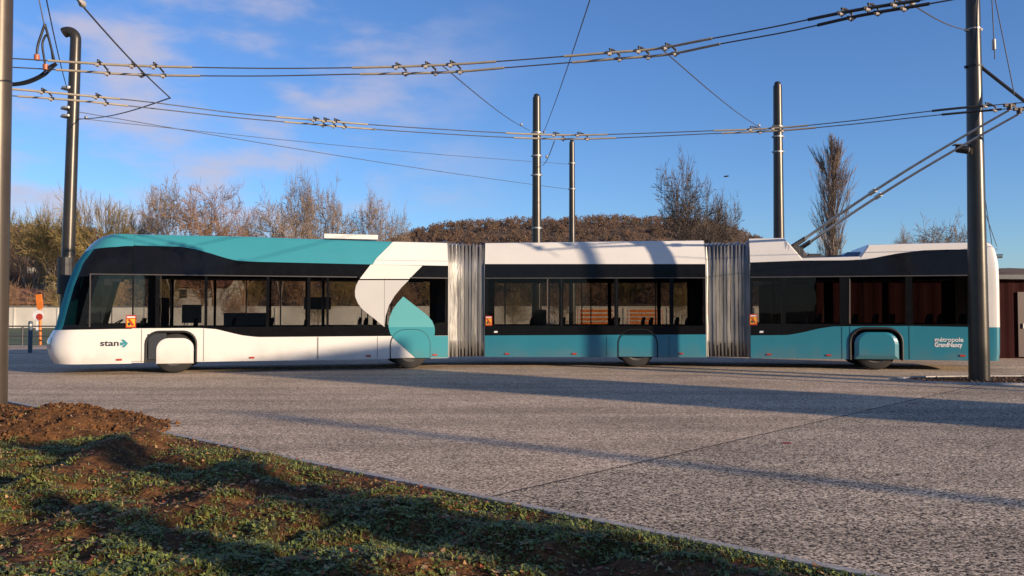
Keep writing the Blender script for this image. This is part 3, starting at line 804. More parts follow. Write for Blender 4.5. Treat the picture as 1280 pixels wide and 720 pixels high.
# small dark camera on arch
mb = MB(); s, z = FR.sz(187.5, 418.8); mb.box(FR.w(s, -.01, z), (.09,.03,.045), 0, (FR.e, FR.n, V((0,0,1)))); bp(mb, 'side_camera', M['trim'])
# yellow-red blind spot stickers
for sec, px, py, w, h in ((FR,163.8,402,11,15),(MI,611,401,9,13),(RE,941.7,399.5,9.5,14)):
    s, z = sec.sz(px, py); k = 1/48.; w *= k; h *= k; pr = .016
    def q(a, b_, c, d_, mi, e=0): plate(mb, sec, [(s+a*w, z+b_*h), (s+c*w, z+b_*h), (s+c*w, z+d_*h), (s+a*w, z+d_*h)], pr+e, .003, mi, True)
    mb = MB(); q(-.5,-.5,.5,.5,0); q(-.4,-.38,.4,.22,1,.002)
    plate(mb, sec, [(s-.36*w, z+.18*h), (s-.1*w, z+.2*h), (s+.36*w, z-.3*h), (s+.1*w, z-.34*h)], pr+.004, .003, 0, True)
    plate(mb, sec, [(s-.3*w, z-.3*h), (s-.05*w, z-.3*h), (s-.05*w, z-.08*h), (s-.3*w, z-.08*h)], pr+.005, .003, 2, True)
    plate(mb, sec, [(s-.4*w, z+.30*h), (s+.4*w, z+.30*h), (s+.4*w, z+.40*h), (s-.4*w, z+.40*h)], pr+.004, .003, 3, True)
    bp(mb, 'warning_sticker', [M['red'], M['yellow'], M['text'], M['wtext']], label='red and yellow blind spot warning sticker')
# little white label
for sec, px, py in ((MI, 619.5, 415), (RE, 951.5, 415)):
    mb = MB(); s, z = sec.sz(px, py); plate(mb, sec, [(s-.05,z-.02),(s+.05,z-.02),(s+.06,z+.025),(s-.03,z+.03)], .005, .003, 0, True); bp(mb, 'small_label', M['wtext'])

# ---- lettering
def text(sec, body, px, py, size, m, bold=0.0, name='lettering', xs=1.0, proud=.008, label=None, spacing=1.0):
    cu = bpy.data.curves.new('t', 'FONT'); cu.body = body; cu.size = size; cu.offset = bold; cu.extrude = .001; cu.space_character = spacing
    o = bpy.data.objects.new('t', cu); COL.objects.link(o)
    dg = bpy.context.evaluated_depsgraph_get(); me = bpy.data.meshes.new_from_object(o.evaluated_get(dg))
    bpy.data.objects.remove(o); s, z = sec.sz(px, py)
    for v in me.vertices:
        p = sec.w(s+v.co.x*xs, -proud-v.co.z, z+v.co.y)-BUS_O; v.co = p
    me.materials.clear(); me.materials.append(m)
    ob = bpy.data.objects.new(name, me); COL.objects.link(ob); ob.parent = bus
    if label: ob['label'] = label
text(FR, 'stan', 125, 432.4, .20, M['text'], .004, xs=1.28, label='stan operator lettering on the white front panel')
d = MB()
for pts in ([(151.0,424.4),(155.0,424.4),(160.2,429.2),(156.0,429.8)], [(156.0,429.8),(160.2,429.2),(155.8,434.2),(151.6,434.2)], [(150.2,428.0),(153.8,428.0),(155.5,429.8),(153.0,431.8),(150.0,431.8)]):
    plate(d, FR, pts, .008)
bp(d, 'logo', M['teal'], label='teal arrow emblem beside the stan lettering')
text(RE, 'métropole', 1168, 427.0, .16, M['wtext'], .002, xs=.98, label='métropole lettering')
text(RE, 'GrandNancy', 1168, 433.4, .155, M['wtext'], .005, xs=.80, label='GrandNancy lettering in bold')

# ---- bellows
def bellows(SA, sa, SB, sb, n=12, seed=1):
    rs = random.Random(seed)
    prof = []
    def pr(inner):
        k = inner
        pts = [(.015+k, z_) for z_ in (.29, .75, 1.1, 1.55, 2.0, 2.4, 2.78)]+[ (inset(3.36)+.015+k, 3.36-k*.3), (inset(3.42)+.12+k, 3.43-k)]
        pts += [(W-u, z) for u, z in reversed(pts)]
        return pts
    rings = []
    N = 2*n
    for i in range(N+1):
        t = i/N; t = t+(rs.random()-.5)*.8/N if 0 < i < N else t
        inner = .0 if i%2 else .115
        if i in (0, N): inner = .03
        inner += (rs.random())*.04
        pa = [SA.w(sa, u, z) for u, z in pr(inner)]; pb = [SB.w(sb, u, z) for u, z in pr(inner)]
        ring_ = []
        for k, (a, b_) in enumerate(zip(pa, pb)):
            tt = t+(rs.random()-.5)*.40/N if 0 < i < N else t
            ring_.append(a.lerp(b_, tt))
        # subdivide near side vertically for slight waviness
        rings.append(ring_)
    mb = MB(); p = len(rings[0]); vs = [v for r_ in rings for v in r_]
    mb.add(vs, [(i*p+j, (i+1)*p+j, (i+1)*p+(j+1)%p, i*p+(j+1)%p) for i in range(N) for j in range(p)], 0, False)
    o = bp(mb, 'bellows', M['bellow'])
    # soften folds
    bpy.context.view_layer.update()
    import bmesh
    bmm = bmesh.new(); bmm.from_mesh(o.data)
    bmesh.ops.bevel(bmm, geom=[e for e in bmm.edges if abs(e.verts[0].co.z-e.verts[1].co.z) > .3 and len(e.link_faces) == 2], offset=.013, segments=2, affect='EDGES')
    for f in bmm.faces: f.smooth = True
    bmm.to_mesh(o.data); bmm.free()
    # end frames
    fr = MB()
    for sec, s in ((SA, sa), (SB, sb)):
        pts = [sec.w(s, u+.012 if u < 1 else u-.012, z) for u, z in pr(.0)]; fr.tube(pts+[pts[0]], .022, 6)
    bp(fr, 'bellows_frame', M['bellow'], o)
bellows(FR, FR.L+.01, MI, -.01, 11, 3); bellows(MI, MI.L+.01, RE, -.01, 12, 5)

# ---- interior
ib = MB()
for sec, a, b_ in ((FR, seamF, FR.L), (MI, 0, MI.L), (RE, 0, seamR)):
    ib.box(sec.w((a+b_)/2, W/2, .36), (b_-a-.1, W-.14, .03), 0, (sec.e, sec.n, V((0,0,1))))
bp(ib, 'floor', M['floor'])
def seat(sec, s, u, h=.45, face=1):
    ax = (sec.e, sec.n, V((0,0,1))); mb = MB()
    mb.box(sec.w(s, u, h), (.42, .42, .09), 0, ax)
    t = face*.12; a2 = ((sec.e+V((0,0,1))*0).normalized(), sec.n, (V((0,0,1))+sec.e*t).normalized())
    mb.box(sec.w(s+face*.24, u, h+.36), (.07, .42, .62), 0, a2); mb.box(sec.w(s+face*.29, u, h+.66), (.06, .30, .14), 0, a2)
    mb.box(sec.w(s, u, (h+.36)/2), (.10, .3, h-.36+.02), 1, ax)
    bp(mb, 'seat', [M['seat'], M['grab']])
for s in (3.0, 3.9, 4.8, 5.7, 7.2, 8.8):
    for u in ((.35, 2.2) if s > 4 else (.35,)):
        seat(FR, s, u, .62)
for s in (1.0, 1.9, 3.4, 4.3, 5.3):
    for u in (.35, 2.2): seat(MI, s, u, .62)
for s in (.6, 1.5, 2.4, 3.3, 4.2, 5.0):
    for u in (.35, 2.2): seat(RE, s, u, .72)
seat(FR, 1.75, .55, .62)
for sec, s, u in ((FR,2.6,1.0),(FR,3.45,1.05),(FR,4.4,1.6),(FR,5.3,.95),(FR,6.4,1.7),(FR,7.6,1.1),(FR,8.3,1.6),(MI,.5,1.0),(MI,1.45,1.7),(MI,2.7,1.1),(MI,3.0,1.9),(MI,4.8,1.1),(RE,.9,1.1),(RE,1.9,1.7),(RE,3.0,1.0),(RE,4.4,1.6)):
    mb = MB(); mb.tube([sec.w(s, u, .37), sec.w(s, u, 2.6)], .018, 8); bp(mb, 'grab_rail', M['grab'])
for sec, a, b_ in ((FR, 2.6, 9.2), (MI, .3, 5.7), (RE, .4, 5.2)):
    mb = MB()
    for u in (.95, 1.6): mb.tube([sec.w(a, u, 2.36), sec.w(b_, u, 2.36)], .016, 6)
    bp(mb, 'grab_rail', M['grab'])
ax = (FR.e, FR.n, V((0,0,1)))
mb = MB(); mb.box(FR.w(2.22, .75, 1.35), (.05, 1.3, 2.0), 0, ax); mb.box(FR.w(2.42, .3, 1.1), (.4, .5, 1.5), 0, ax); bp(mb, 'cab_partition', M['seat'])
mb = MB(); mb.box(FR.w(1.05, 1.0, 1.0), (.45, 1.5, .25), 0, ax); mb.box(FR.w(1.0, 1.0, .65), (.3, 1.7, .6), 0, ax); bp(mb, 'dashboard', M['trim'])
mb = MB(); c = FR.w(1.35, .6, 1.18); pts = [c+(FR.n*math.cos(t)+(V((0,0,1))*.55+FR.e*.8).normalized()*math.sin(t))*.23 for t in [k/16*6.283 for k in range(17)]]; mb.tube(pts, .016, 6); mb.tube([c, FR.w(1.12,.6,1.0)], .03, 6); bp(mb, 'steering_wheel', M['trim'])
mb = MB(); mb.box(FR.w(1.25, .35, 2.3), (.16, .1, .3), 0, ax); mb.box(FR.w(1.45, .5, 2.35), (.2, .4, .2), 0, ax); bp(mb, 'mirror', M['trim'])
# white boards and timetable posters inside
for sec, s, u, z, w, h in ((FR,2.95,2.35,1.45,.5,.5),(FR,4.35,2.35,1.3,1.15,.35),(FR,6.3,2.4,1.75,.75,.35),(MI,1.5,2.35,1.35,.35,.45)):
    mb = MB(); mb.box(sec.w(s, u, z), (w, .03, h), 0, (sec.e, sec.n, V((0,0,1)))); bp(mb, 'notice_board', M['wall'])

# ---- roof gear
mb = MB(); c0, _ = FR.sz(406, 297); c1, _ = FR.sz(474, 297)
mb.box(FR.w((c0+c1)/2, .75, 3.49), (c1-c0, .9, .12), 0, ax); bp(mb, 'roof_hatch', M['white'])
axr = (RE.e, RE.n, V((0,0,1)))
mb = MB()
mb.box(RE.w(1.9, 1.27, 2.96), (1.3, 1.5, .12), 0, axr); mb.box(RE.w(1.75, .9, 3.02), (.3, .5, .12), 0, axr); mb.box(RE.w(1.2, 1.27, 3.10), (.55, .8, .34), 0, axr)
bp(mb, 'trolley_base', M['equip'])
mb = MB(); s, z = RE.sz(1072, 317); mb.prism([RE.w(s-.35, .5, 2.95), RE.w(s+.3, .5, 2.95), RE.w(s+.25, .5, 3.10), RE.w(s-.15, .5, 3.10)], RE.n*1.4); bp(mb, 'roof_unit', M['panel'])

# ------------------------------------------------------------------ overhead contact lines
HW = 5.6
def wire_pts(lst): return [G(px, py, HW) for px, py in lst]
def crom(pts, n=6):
    out_ = []
    for i in range(len(pts)-1):
        p0, p1, p2, p3 = pts[max(0,i-1)], pts[i], pts[i+1], pts[min(len(pts)-1,i+2)]
        for k in range(n):
            t = k/n; out_.append(0.5*((2*p1)+(p2-p0)*t+(2*p0-5*p1+4*p2-p3)*t*t+(3*p1-p0-3*p2+p3)*t**3))
    out_.append(pts[-1]); return out_
A1w = [(-160,70),(-60,71.5),(12,73),(100,78.3),(180,82.5),(320,85.3),(440,84.6),(545,81.5),(640,75.5),(760,66),(820,61),(880,50),(960,35),(1060,14.5),(1145,1),(1210,-10),(1330,-35)]
A2w = [(-160,80.5),(-60,82),(12,84),(100,89),(180,93.6),(320,95),(440,92.8),(555,90.5),(640,84),(770,73.5),(835,68),(900,55),(990,38.5),(1075,19.5),(1160,5),(1230,-8),(1330,-30)]
B1w = [(-160,103),(-60,106),(12,111),(100,119),(190,128),(300,142),(400,150.5),(480,157),(600,164.5),(690,168.5),(760,168),(880,163.8),(970,160),(1060,151.5),(1180,137),(1285,127.5),(1420,113)]
B2w = [(-160,110),(-60,113.5),(12,119.5),(100,126),(190,135.5),(300,147.5),(400,156),(480,162.5),(600,170),(690,173.5),(760,172.8),(880,167.5),(970,163.5),(1060,155.8),(1180,143),(1285,133.5),(1420,119)]
def interp_at(lst, px):
    f = lin(lst); return G(px, f(px), HW)
def seg(lst, a, b_, n=40): return [interp_at_s(lst, a+(b_-a)*k/n) for k in range(n+1)]
_cache = {}
def interp_at_s(lst, px):
    key = id(lst)
    if key not in _cache: _cache[key] = crom(wire_pts(lst), 10)
    pts = _cache[key]
    # find point whose projection x = px
    prev = None
    for p in pts:
        x = 640+F*p.x/(p.y*math.cos(TH)+(p.z-HC)*math.sin(TH))
        if prev and prev[0] <= px <= x:
            t = (px-prev[0])/(x-prev[0]+1e-9); return prev[1].lerp(p, t)
        prev = (x, p)
    return pts[-1]
def clamp_geo(mb, p, k=1.0, sgn=1):
    mb.tube([p+V((0,0,-.09*k)), p+V((.02*k,0,.12*k))], .022*k, 8, 0); mb.box(p, (.20*k,.06*k,.07*k), 0); mb.tube([p+V((-.05*k,0,-.02)), p+V((.05*k,0,-.02))], .045*k, 8, 1)
def line(name, label, lists, pale, black, hang, spans):
    org = interp_at_s(lists[0], 640); root = empty(name, (org.x, org.y, HW), label=label, cat='overhead wires')
    def pb(mb, nm, mats): return mb.build(nm, mats, root, root.location)
    for lst in lists:
        mb = MB(); mb.tube(crom(wire_pts(lst), 8), .0105, 6); pb(mb, 'contact_wire', M['wire'])
    for a, b_ in pale:
        for i, lst in enumerate(lists):
            mb = MB(); mb.tube(seg(lst, a+i*10, b_+i*10), .021, 8); pb(mb, 'insulating_rod', M['sleeve'])
    for a, b_ in black:
        for i, lst in enumerate(lists):
            mb = MB(); mb.tube(seg(lst, a+i*12, b_+i*12), .024, 8); pb(mb, 'insulating_rod', M['bsleeve'])
    for px in hang:
        mb = MB(); pa = interp_at_s(lists[0], px); pc = interp_at_s(lists[1], px+12)
        clamp_geo(mb, pa, .6); clamp_geo(mb, pc, .6); mb.tube([pa+V((0,0,.06)), (pa+pc)/2+V((0,0,.08)), pc+V((0,0,.06))], .016, 6)
        pb(mb, 'hanger', [M['hang'], M['insul']])
    return root
line('overhead_line', 'upper pair of trolley wires, rising to the top right of the picture', (A1w, A2w), [(60,240),(440,620),(705,890)], [(1010,1150)], [122,165,192,495,532,563,762,798,832,1052,1085,1118], None)
line('overhead_line', 'lower pair of trolley wires that the bus poles reach up to', (B1w, B2w), [(12,150),(345,460),(632,760),(892,1010)], [(1165,1240)], [52,120,392,405,418,692,722,938,966,1232], None)
for o in bpy.data.objects:
    if o.name.startswith('overhead_line'): o['group'] = 'trolley wire pairs'

# ------------------------------------------------------------------ poles
def pole(px_b, Y, z_top, r0, r1, label, m, top='cap', px_t=None, extra=None):
    p = V(((px_b-640)/F*Y, Y, 0)); root = empty('catenary_pole', p, label=label, cat='pole', group='steel poles carrying the trolley wires')
    mb = MB(); n = 24; pts = [V((0,0,z_top*k/10)) for k in range(11)]; rr = [r0+(r1-r0)*k/10 for k in range(11)]
    if top == 'hook':
        pts = [V((0,0,z_top*k/10)) for k in range(10)]; rr = rr[:10]
        for k in range(0, 9):
            t = k/8*math.pi*.68; pts.append(V((-.24*(1-math.cos(t)), 0, z_top+.24*math.sin(t)))); rr.append(r1*.98)
        pts = [p+V((.018*p.z, 0, 0)) for p in pts]
    mb.tube(pts, rr, n); mb.build('shaft', m, root)
    if top == 'cap':
        mb = MB(); mb.tube([V((0,0,z_top)), V((0,0,z_top+.12)), V((0,0,z_top+.16))], [r1*.75, r1*.7, r1*.2], 16); mb.build('pole_cap', M['trim'], root)
    mb = MB(); mb.tube([V((0,0,0)), V((0,0,.03))], r0*1.18, 24, smooth=False); mb.build('base_ring', m, root)
    return root, p
def collar(root, z, r, m=None, h=.06):
    mb = MB();  mb.tube([V((0,0,z)), V((0,0,z+h))], r, 16, smooth=False); mb.box(V((r,0,z+h/2)), (.08,.05,.05)); mb.box(V((-r,0,z+h/2)), (.08,.05,.05)); mb.build('collar', m or M['clamp'], root)
pN, cN_ = pole(1222.5, 17.5, 10.5, .21, .125, 'thick near steel pole standing on the low island before the bus tail', M['pole'])
pL, cL_ = pole(-8, 12.0, 9.5, .205, .17, 'brownish pole cut by the left edge of the photo beside the soil heap', M['pole_near'])
pH, cH_ = pole(82, 24.0, 9.75, .195, .155, 'pole with a hooked curved top behind the bus nose', M['pole'], 'hook')
pC, cC_ = pole(671, 33.5, 10.55, .22, .165, 'middle pole behind the centre of the bus, the taller of the two close together', M['pole'])
pD, cD_ = pole(715.3, 45, 11.1, .20, .15, 'thinnest farthest pole, just right of the middle pole behind the bus', M['pole'])
pE, cE_ = pole(974.5, 30.5, 10.2, .23, .16, 'pole with a pointed cap behind the trolley arms beside the poplar', M['pole'])
def zat(py, Y): return P(640, py, Y).z
for py in (112, 137, 147): collar(pH, zat(py, 24), .20)
for py in (167, 196, 220, 286): collar(pC, zat(py, 33.5), .20)
for py in (205, 237): collar(pD, zat(py, 45), .18)
for py in (160, 172, 191): collar(pE, zat(py, 30.5), .20)
collar(pN, zat(38, 17.5), .155, h=.03); collar(pN, zat(85, 17.5), .165, M['trim'], .05)
mb = MB(); mb.tube([V((0,0,zat(368,24))), V((0,0,zat(322,24)))], .235, 16, smooth=False); mb.build('black_sleeve', M['cable'], pH)
# camera / loudspeaker on the near pole
mb = MB(); zc = zat(187, 17.5)
mb.tube([V((-.12,-.02,zc)), V((-.30,-.05,zc-.02))], .03, 8, 0); mb.tube([V((-.46,-.02,zc+.02)), V((-.42,-.04,zc+.01)), V((-.22,-.1,zc-.03))], [.05,.085,.09], 12, 0); mb.tube([V((-.24,-.10,zc-.03)), V((-.20,-.11,zc-.035))], .07, 12, 1)
mb.box(V((-.36,-.03,zc+.10)), (.26,.16,.02), 0)
mb.build('loudspeaker', [M['trim'], M['clamp']], pN)
# bracket arm with its stays
arm0 = V((.16,0,zat(84,17.5))); tipw = P(1300,142,16.6)-cN_
mb = MB(); mb.tube([arm0, tipw], .035, 8); mb.tube([tipw+V((-.05,0,0)), tipw+V((.8,-.2,-.1))], .03, 8); mb.build('bracket_arm', M['pole_near'], pN)
mb = MB()
for a, b_ in (((1238,-40),(1243.5,74)),((1232,-60),(1268,118))):
    mb.tube([P(*a, 17.3)-cN_, P(*b_, 16.9)-cN_], .011, 5)
mb.build('stay_wire', M['wire'], pN)
mb = MB(); q = P(1242.5,62,17)-cN_; mb.tube([q, q+V((0,0,.22))], .04, 8); mb.build('insulator', M['insul'], pN)
mb = MB(); mb.tube([P(1226,212,17.4)-cN_, P(1240,306,20.0)-cN_], .008, 4); mb.tube([P(1226,250,17.4)-cN_, P(1246,308,20.2)-cN_], .008, 4); mb.build('rope', M['wire'], pN)

# span wires: attach pole tops to the contact wires
def span(label, a, b_, r=.011, ins=None):
    a = V(a); b_ = V(b_); root = empty('span_wire', a, label=label, cat='wire', group='thin span wires holding the trolley wires')
    mb = MB(); pts = []
    for k in range(9):
        t = k/8; p = a.lerp(b_, t); p.z -= .12*math.sin(t*math.pi)*min(1, (b_-a).length/12); pts.append(p-a)
    mb.tube(pts, r, 5); mb.build('wire', M['wire'], root)
    for t in ins or ():
        d_ = (b_-a).normalized(); p = (b_-a)*t; mb = MB(); mb.tube([p-d_*.1, p, p+d_*.1], [.02,.05,.02], 8); mb.build('insulator', M['insul'], root)
top = V((0,0,.13))
span('span wire dropping right from the upper trolley wires to the middle pole', interp_at_s(A2w, 552)+top, P(662,163,33.2), ins=(.8,))
span('span wire dropping right from the upper trolley wires to the capped pole by the poplar', interp_at_s(A2w, 825)+top, P(958,164,30.3), ins=(.85,))
span('short span wire from the upper trolley wires to the thick near pole', interp_at_s(A2w, 1130)+top, P(1211,38,17.4), ins=(.08,))
span('thick stay wire crossing the upper trolley wires at the far left', P(78,-22,9.5), interp_at_s(B1w, 213)+top, .013, (.12,))
span('long steep wire from the top of the photo to the middle pole', P(757,-60,12), P(679,167,33.3), .012, (.97,))
span('short slanting wire at the middle pole below the trolley wires', interp_at_s(B2w, 693)+V((0,0,-.05)), P(678,207,33.3), .012, (.5,))
span('faint upper cable crossing the sky from the hooked pole to the thin pole', P(98,140,24), P(710,236.5,45), .012)
span('faint lower cable crossing the sky from the hooked pole to the thin pole', P(98,148,24), P(710,205,45), .010)
span('fine wire between the hooked pole and the lower trolley wires', P(98,149,24), interp_at_s(B1w, 212)+top, .014, (.12,))
span('left of two wires coming down from the top left corner', P(45,-20,13), P(56,34,13.2), .01)
span('right of two wires coming down from the top left corner', P(54,-20,13), P(86,118,23.8), .012, (.9,))
# feeder cables
mb = MB(); root = empty('feeder_cable', P(56,60,13.3), label='black looping feeder cables hanging at the top left with copper lugs', cat='cable')
def cab(lst, r): 
    pts = crom([P(x, y, 13.3)-root.location for x, y in lst], 6); mb.tube(pts, r, 8)
cab([(56,30),(52,42),(47,58),(46,73)], .02); cab([(56,30),(61,48),(65,64),(68,76)], .02); cab([(57,44),(53,55),(55,72),(57,84)], .018); cab([(57,44),(60,46),(64,60),(66,74)], .018)
cab([(-30,98),(-5,99),(12,104),(30,102),(50,94),(62,83),(70,79)], .018); cab([(-30,103),(-5,105),(12,106.5),(34,104),(54,95),(64,86),(71,80)], .022)
mb.build('cable', M['cable'], root)
for x, y in ((46,73),(57,85)):
    mb = MB(); p = P(x, y, 13.3)-root.location; mb.tube([p+V((0,0,.06)), p-V((0,0,.03))], .045, 8); mb.build('cable_lug', M['copper'], root)

# ---- trolley poles of the bus
def b1(p): return V(p)
tA = interp_at_s(B1w, 1262); tB = interp_at_s(B2w, 1274)
for k, (tip, u) in enumerate(((tA, .75), (tB, 1.85))):
    base = RE.w(1.08 if k == 0 else 1.36, u, 3.22); base2 = base.lerp(tip, .10)
    mb = MB(); mb.tube([base, base2], [.075,.06], 10, 1); 
    pts = [base2.lerp(tip+V((0,0,-.12)), t) + V((0,0,.10*math.sin(t*math.pi))) for t in [i/10 for i in range(11)]]
    mb.tube(pts, [.040-.018*i/10 for i in range(11)], 10, 0)
    mid = pts[4]; dd = (pts[5]-pts[3]).normalized(); mb.tube([mid-dd*.10, mid+dd*.10], .055, 10, 0)
    o = bp(mb, 'trolley_pole', [M['alu'], M['equip']])
    mb = MB(); mb.tube([pts[-1], tip+V((0,0,-.015))], .05, 8); mb.box(tip+V((0,0,-.03)), (.22,.06,.06)); bp(mb, 'current_collector', M['hang'], o)
    mb = MB(); s0 = RE.w(1.35, u, 2.98); mb.tube([s0, base.lerp(tip, .055)], .03, 6); mb.tube([RE.w(1.0,u,3.0), base], .05, 8); bp(mb, 'spring', M['equip'], o)

# ------------------------------------------------------------------ trees
def gen_tree(seed, H, spread, style='round', depth=5, tr=.2, twr=.012, nchild=(3,4), trunk_m='bark', twig_m='twig', bare_base=.18, name='bare_tree'):
    rs = random.Random(seed); T = MB(); C = MB()
    def br(p, d, L, r, dep):
        n = 4 if dep > 1 else 2
        pts = [p]; dd = V(d)
        for k in range(n):
            j = .16 if style != 'poplar' else .07
            dd = (dd+V((rs.uniform(-j,j), rs.uniform(-j,j), rs.uniform(-j,j)+(.03 if style != 'willow' else .0)))).normalized()
            pts.append(pts[-1]+dd*(L/n))
        r1 = max(twr*.5, r*.55)
        mb = T if dep >= depth-1 else C
        mb.tube(pts, [r+(r1-r)*k/n for k in range(n+1)], 5 if dep >= depth-1 else 3, 0, dep >= depth-1, False)
        if dep == 0: return
        nc = rs.randint(*nchild) + (1 if dep >= depth-1 else 0)
        for k in range(nc):
            t = rs.uniform(.35, 1.0) if k else 1.0
            q = pts[min(n, max(1, int(t*n+.5)))]
            a = rs.uniform(0, 6.283)
            if style == 'poplar': ang = rs.uniform(.12, .32)
            elif style == 'willow': ang = rs.uniform(.2, .6)
            else: ang = rs.uniform(.35, 1.0)
            x = dd.orthogonal().normalized(); y = dd.cross(x)
            nd = (dd*math.cos(ang)+(x*math.cos(a)+y*math.sin(a))*math.sin(ang)*spread).normalized()
            if nd.z < -.1: nd.z = abs(nd.z)*.3; nd.normalize()
            br(q, nd, L*rs.uniform(.58, .82), max(twr, r1*rs.uniform(.65, .95)), dep-1)
    if style == 'poplar':
        pts = [V((rs.uniform(-.05,.05), rs.uniform(-.05,.05), H*k/10)) for k in range(11)]
        T.tube(pts, [tr*(1-.085*k) for k in range(11)], 6)
        for k in range(84):
            z = H*(.06+.86*(k/84)**1.15); a = rs.uniform(0, 6.283); q = V((0,0,z)); tlt = rs.uniform(.14,.36)
            env = (math.sin(min(1, (z/H-.02)*1.25)*math.pi)**.6)*.5+.2
            br(q, V((math.cos(a)*tlt, math.sin(a)*tlt, 1)).normalized(), H*.14*env*1.5, tr*.22, 3)
    elif style == 'shrub':
        for k in range(9):
            a = rs.uniform(0, 6.283); t = rs.uniform(.1,.8)
            br(V((math.cos(a)*.2*spread, math.sin(a)*.2*spread, 0)), V((math.cos(a)*t*spread, math.sin(a)*t*spread, 1)).normalized(), H*.42, tr*.4, depth-1)
    else:
        L = H*.30
        pts = [V((0,0,0)), V((rs.uniform(-.1,.1),0,H*bare_base*.5)), V((rs.uniform(-.15,.15),rs.uniform(-.15,.15),H*bare_base))]
        T.tube(pts, [tr*1.25, tr, tr*.9], 8)
        for k in range(rs.randint(3, 5)):
            a = k*1.5+rs.uniform(0, 1); t = rs.uniform(.15,.6)*spread
            br(pts[-1], V((math.cos(a)*t, math.sin(a)*t, 1)).normalized(), L, tr*.62, depth)
    # normalise height
    zm = sorted(v[2] for v in C.v)[int(len(C.v)*.992)]; k = H/zm
    for mb in (T, C): mb.v = [(x*k, y*k, z*k) for x, y, z in mb.v]
    root = empty(name)
    T.build('trunk', M[trunk_m], root); C.build('crown', M[twig_m], root)
    wid = max(abs(v[0]) for v in C.v)
    return root, H, wid
protos = {}
def place(key, px, py_top, Y, label, group, width_px=None, rz=None, name='bare_tree', used={}):
    root0, H, wid = protos[key]
    if key in used: r = copy_tree(root0)
    else: r = root0; used[key] = 1
    z = P(px, py_top, Y).z; s = z/H
    r.location = ((px-640)/F*Y, Y, 0)
    sx = (1.5 if key in 'abc' else 1.25)*(width_px/2/F*Y)/wid if width_px else s
    r.scale = (sx, sx, s); r.rotation_euler = (0, 0, rz if rz is not None else random.uniform(0, 6.28)); r.name = name
    tag(r, label, 'tree' if 'shrub' not in name else 'shrub', group); return r
protos['a'] = gen_tree(12, 14, 1.2, depth=5, tr=.26, twr=.021, nchild=(3,4))
protos['b'] = gen_tree(24, 14, 1.15, depth=5, tr=.27, twr=.021, nchild=(3,4), trunk_m='twig_r', twig_m='twig_r')
protos['c'] = gen_tree(38, 12, 1.3, depth=5, tr=.24, twr=.021, nchild=(3,4), trunk_m='bark')
protos['w'] = gen_tree(41, 10, .9, 'willow', depth=5, tr=.2, twr=.015, twig_m='twig_o', nchild=(3,4), bare_base=.1)
protos['d'] = gen_tree(53, 12, 1.1, depth=5, tr=.24, twr=.022, trunk_m='twig_d', twig_m='twig_d', nchild=(3,4))
protos['p'] = gen_tree(61, 16, .7, 'poplar', depth=4, tr=.25, twr=.016, nchild=(2,4), trunk_m='bark', twig_m='twig_p', name='poplar_tree')
protos['s'] = gen_tree(71, 6, 1.1, 'shrub', depth=5, tr=.12, twr=.014, twig_m='twig_o', nchild=(3,4), name='bare_shrub')
protos['r'] = gen_tree(83, 6, 1.2, 'shrub', depth=5, tr=.12, twr=.014, twig_m='twig_r', nchild=(3,4), name='bare_shrub')
gT = 'bare winter trees behind the bus'
place('w', 40, 263, 92, 'olive brown willowy tree far left over the white wall', gT, 84)
place('w', 72, 270, 86, 'olive brown twiggy tree just left of the hooked pole', gT, 74)
place('w', 128, 247, 82, 'golden brown tree above the teal bus nose', gT, 84)
place('a', 180, 262, 88, 'small pale bare tree between the golden tree and the tall grey one', gT, 60)
place('a', 216, 230, 82, 'tall grey bare tree above the front of the bus roof', gT, 92)
place('b', 268, 234, 80, 'reddish brown bare tree above the bus front section', gT, 84)
place('b', 305, 262, 84, 'low russet tree right of the reddish one', gT, 56)
place('c', 350, 248, 84, 'dark spreading bare tree left of the tallest pair', gT, 70)
place('a', 380, 220, 86, 'tallest slim bare tree above the roof hatch, left of its twin', gT, 52)
place('c', 412, 234, 88, 'bare tree directly right of the tallest slim one', gT, 54)
place('a', 462, 246, 90, 'bare tree right of the roof hatch beside the hill edge', gT, 56)
place('c', 492, 268, 92, 'small faint bare tree at the left end of the hill', gT, 44)
place('d', 862, 205, 90, 'tall dark bare tree in front of the right end of the hill', gT, 96)
place('d', 902, 250, 92, 'shorter dark bare tree right of the tall one at the hill end', gT, 60)
place('p', 1043, 172, 76, 'tall narrow brown poplar behind the trolley arms', gT, 68, name='poplar_tree')
place('c', 1176, 279, 110, 'low round bare tree behind the rear roof of the bus', gT, 86)
place('a', 1130, 288, 105, 'tiny sparse bare tree left of the low round one', gT, 30)
# shrubs that fill the ground beyond the wall
rs = random.Random(5)
lab_pos = ['far left', 'left', 'nose']
SH = [(18,316,98),(58,318,98),(96,325,96),(130,322,84),(16,352,80),(80,350,79),(160,318,86),(210,325,86),(262,322,88),(318,322,86),(372,320,86),(430,322,88),(480,328,90),(540,330,90),(600,326,90),(660,322,88),(720,320,86),(780,325,88),(840,322,86),(900,320,88),(960,326,88),(1010,322,84),(1070,326,84),(1120,330,86)]
for i, (px, py, Y) in enumerate(SH):
    if px <= 100:
        lb_ = ('olive twiggy shrub behind the white wall left of the bus nose' if i % 2 else 'russet twiggy shrub behind the white wall left of the bus nose'); g_ = 'shrubs behind the white wall, left of the bus'
        g_ = g_ + (', olive' if i % 2 else ', russet')
    else: lb_ = ('olive twiggy shrub hidden behind the bus, seen through its windows' if i % 2 else 'russet twiggy shrub hidden behind the bus, seen through its windows'); g_ = 'shrubs seen through the bus windows' + (', olive' if i % 2 else ', russet')
    place('s' if i % 2 else 'r', px, py, Y, lb_, g_, 62, name='bare_shrub')

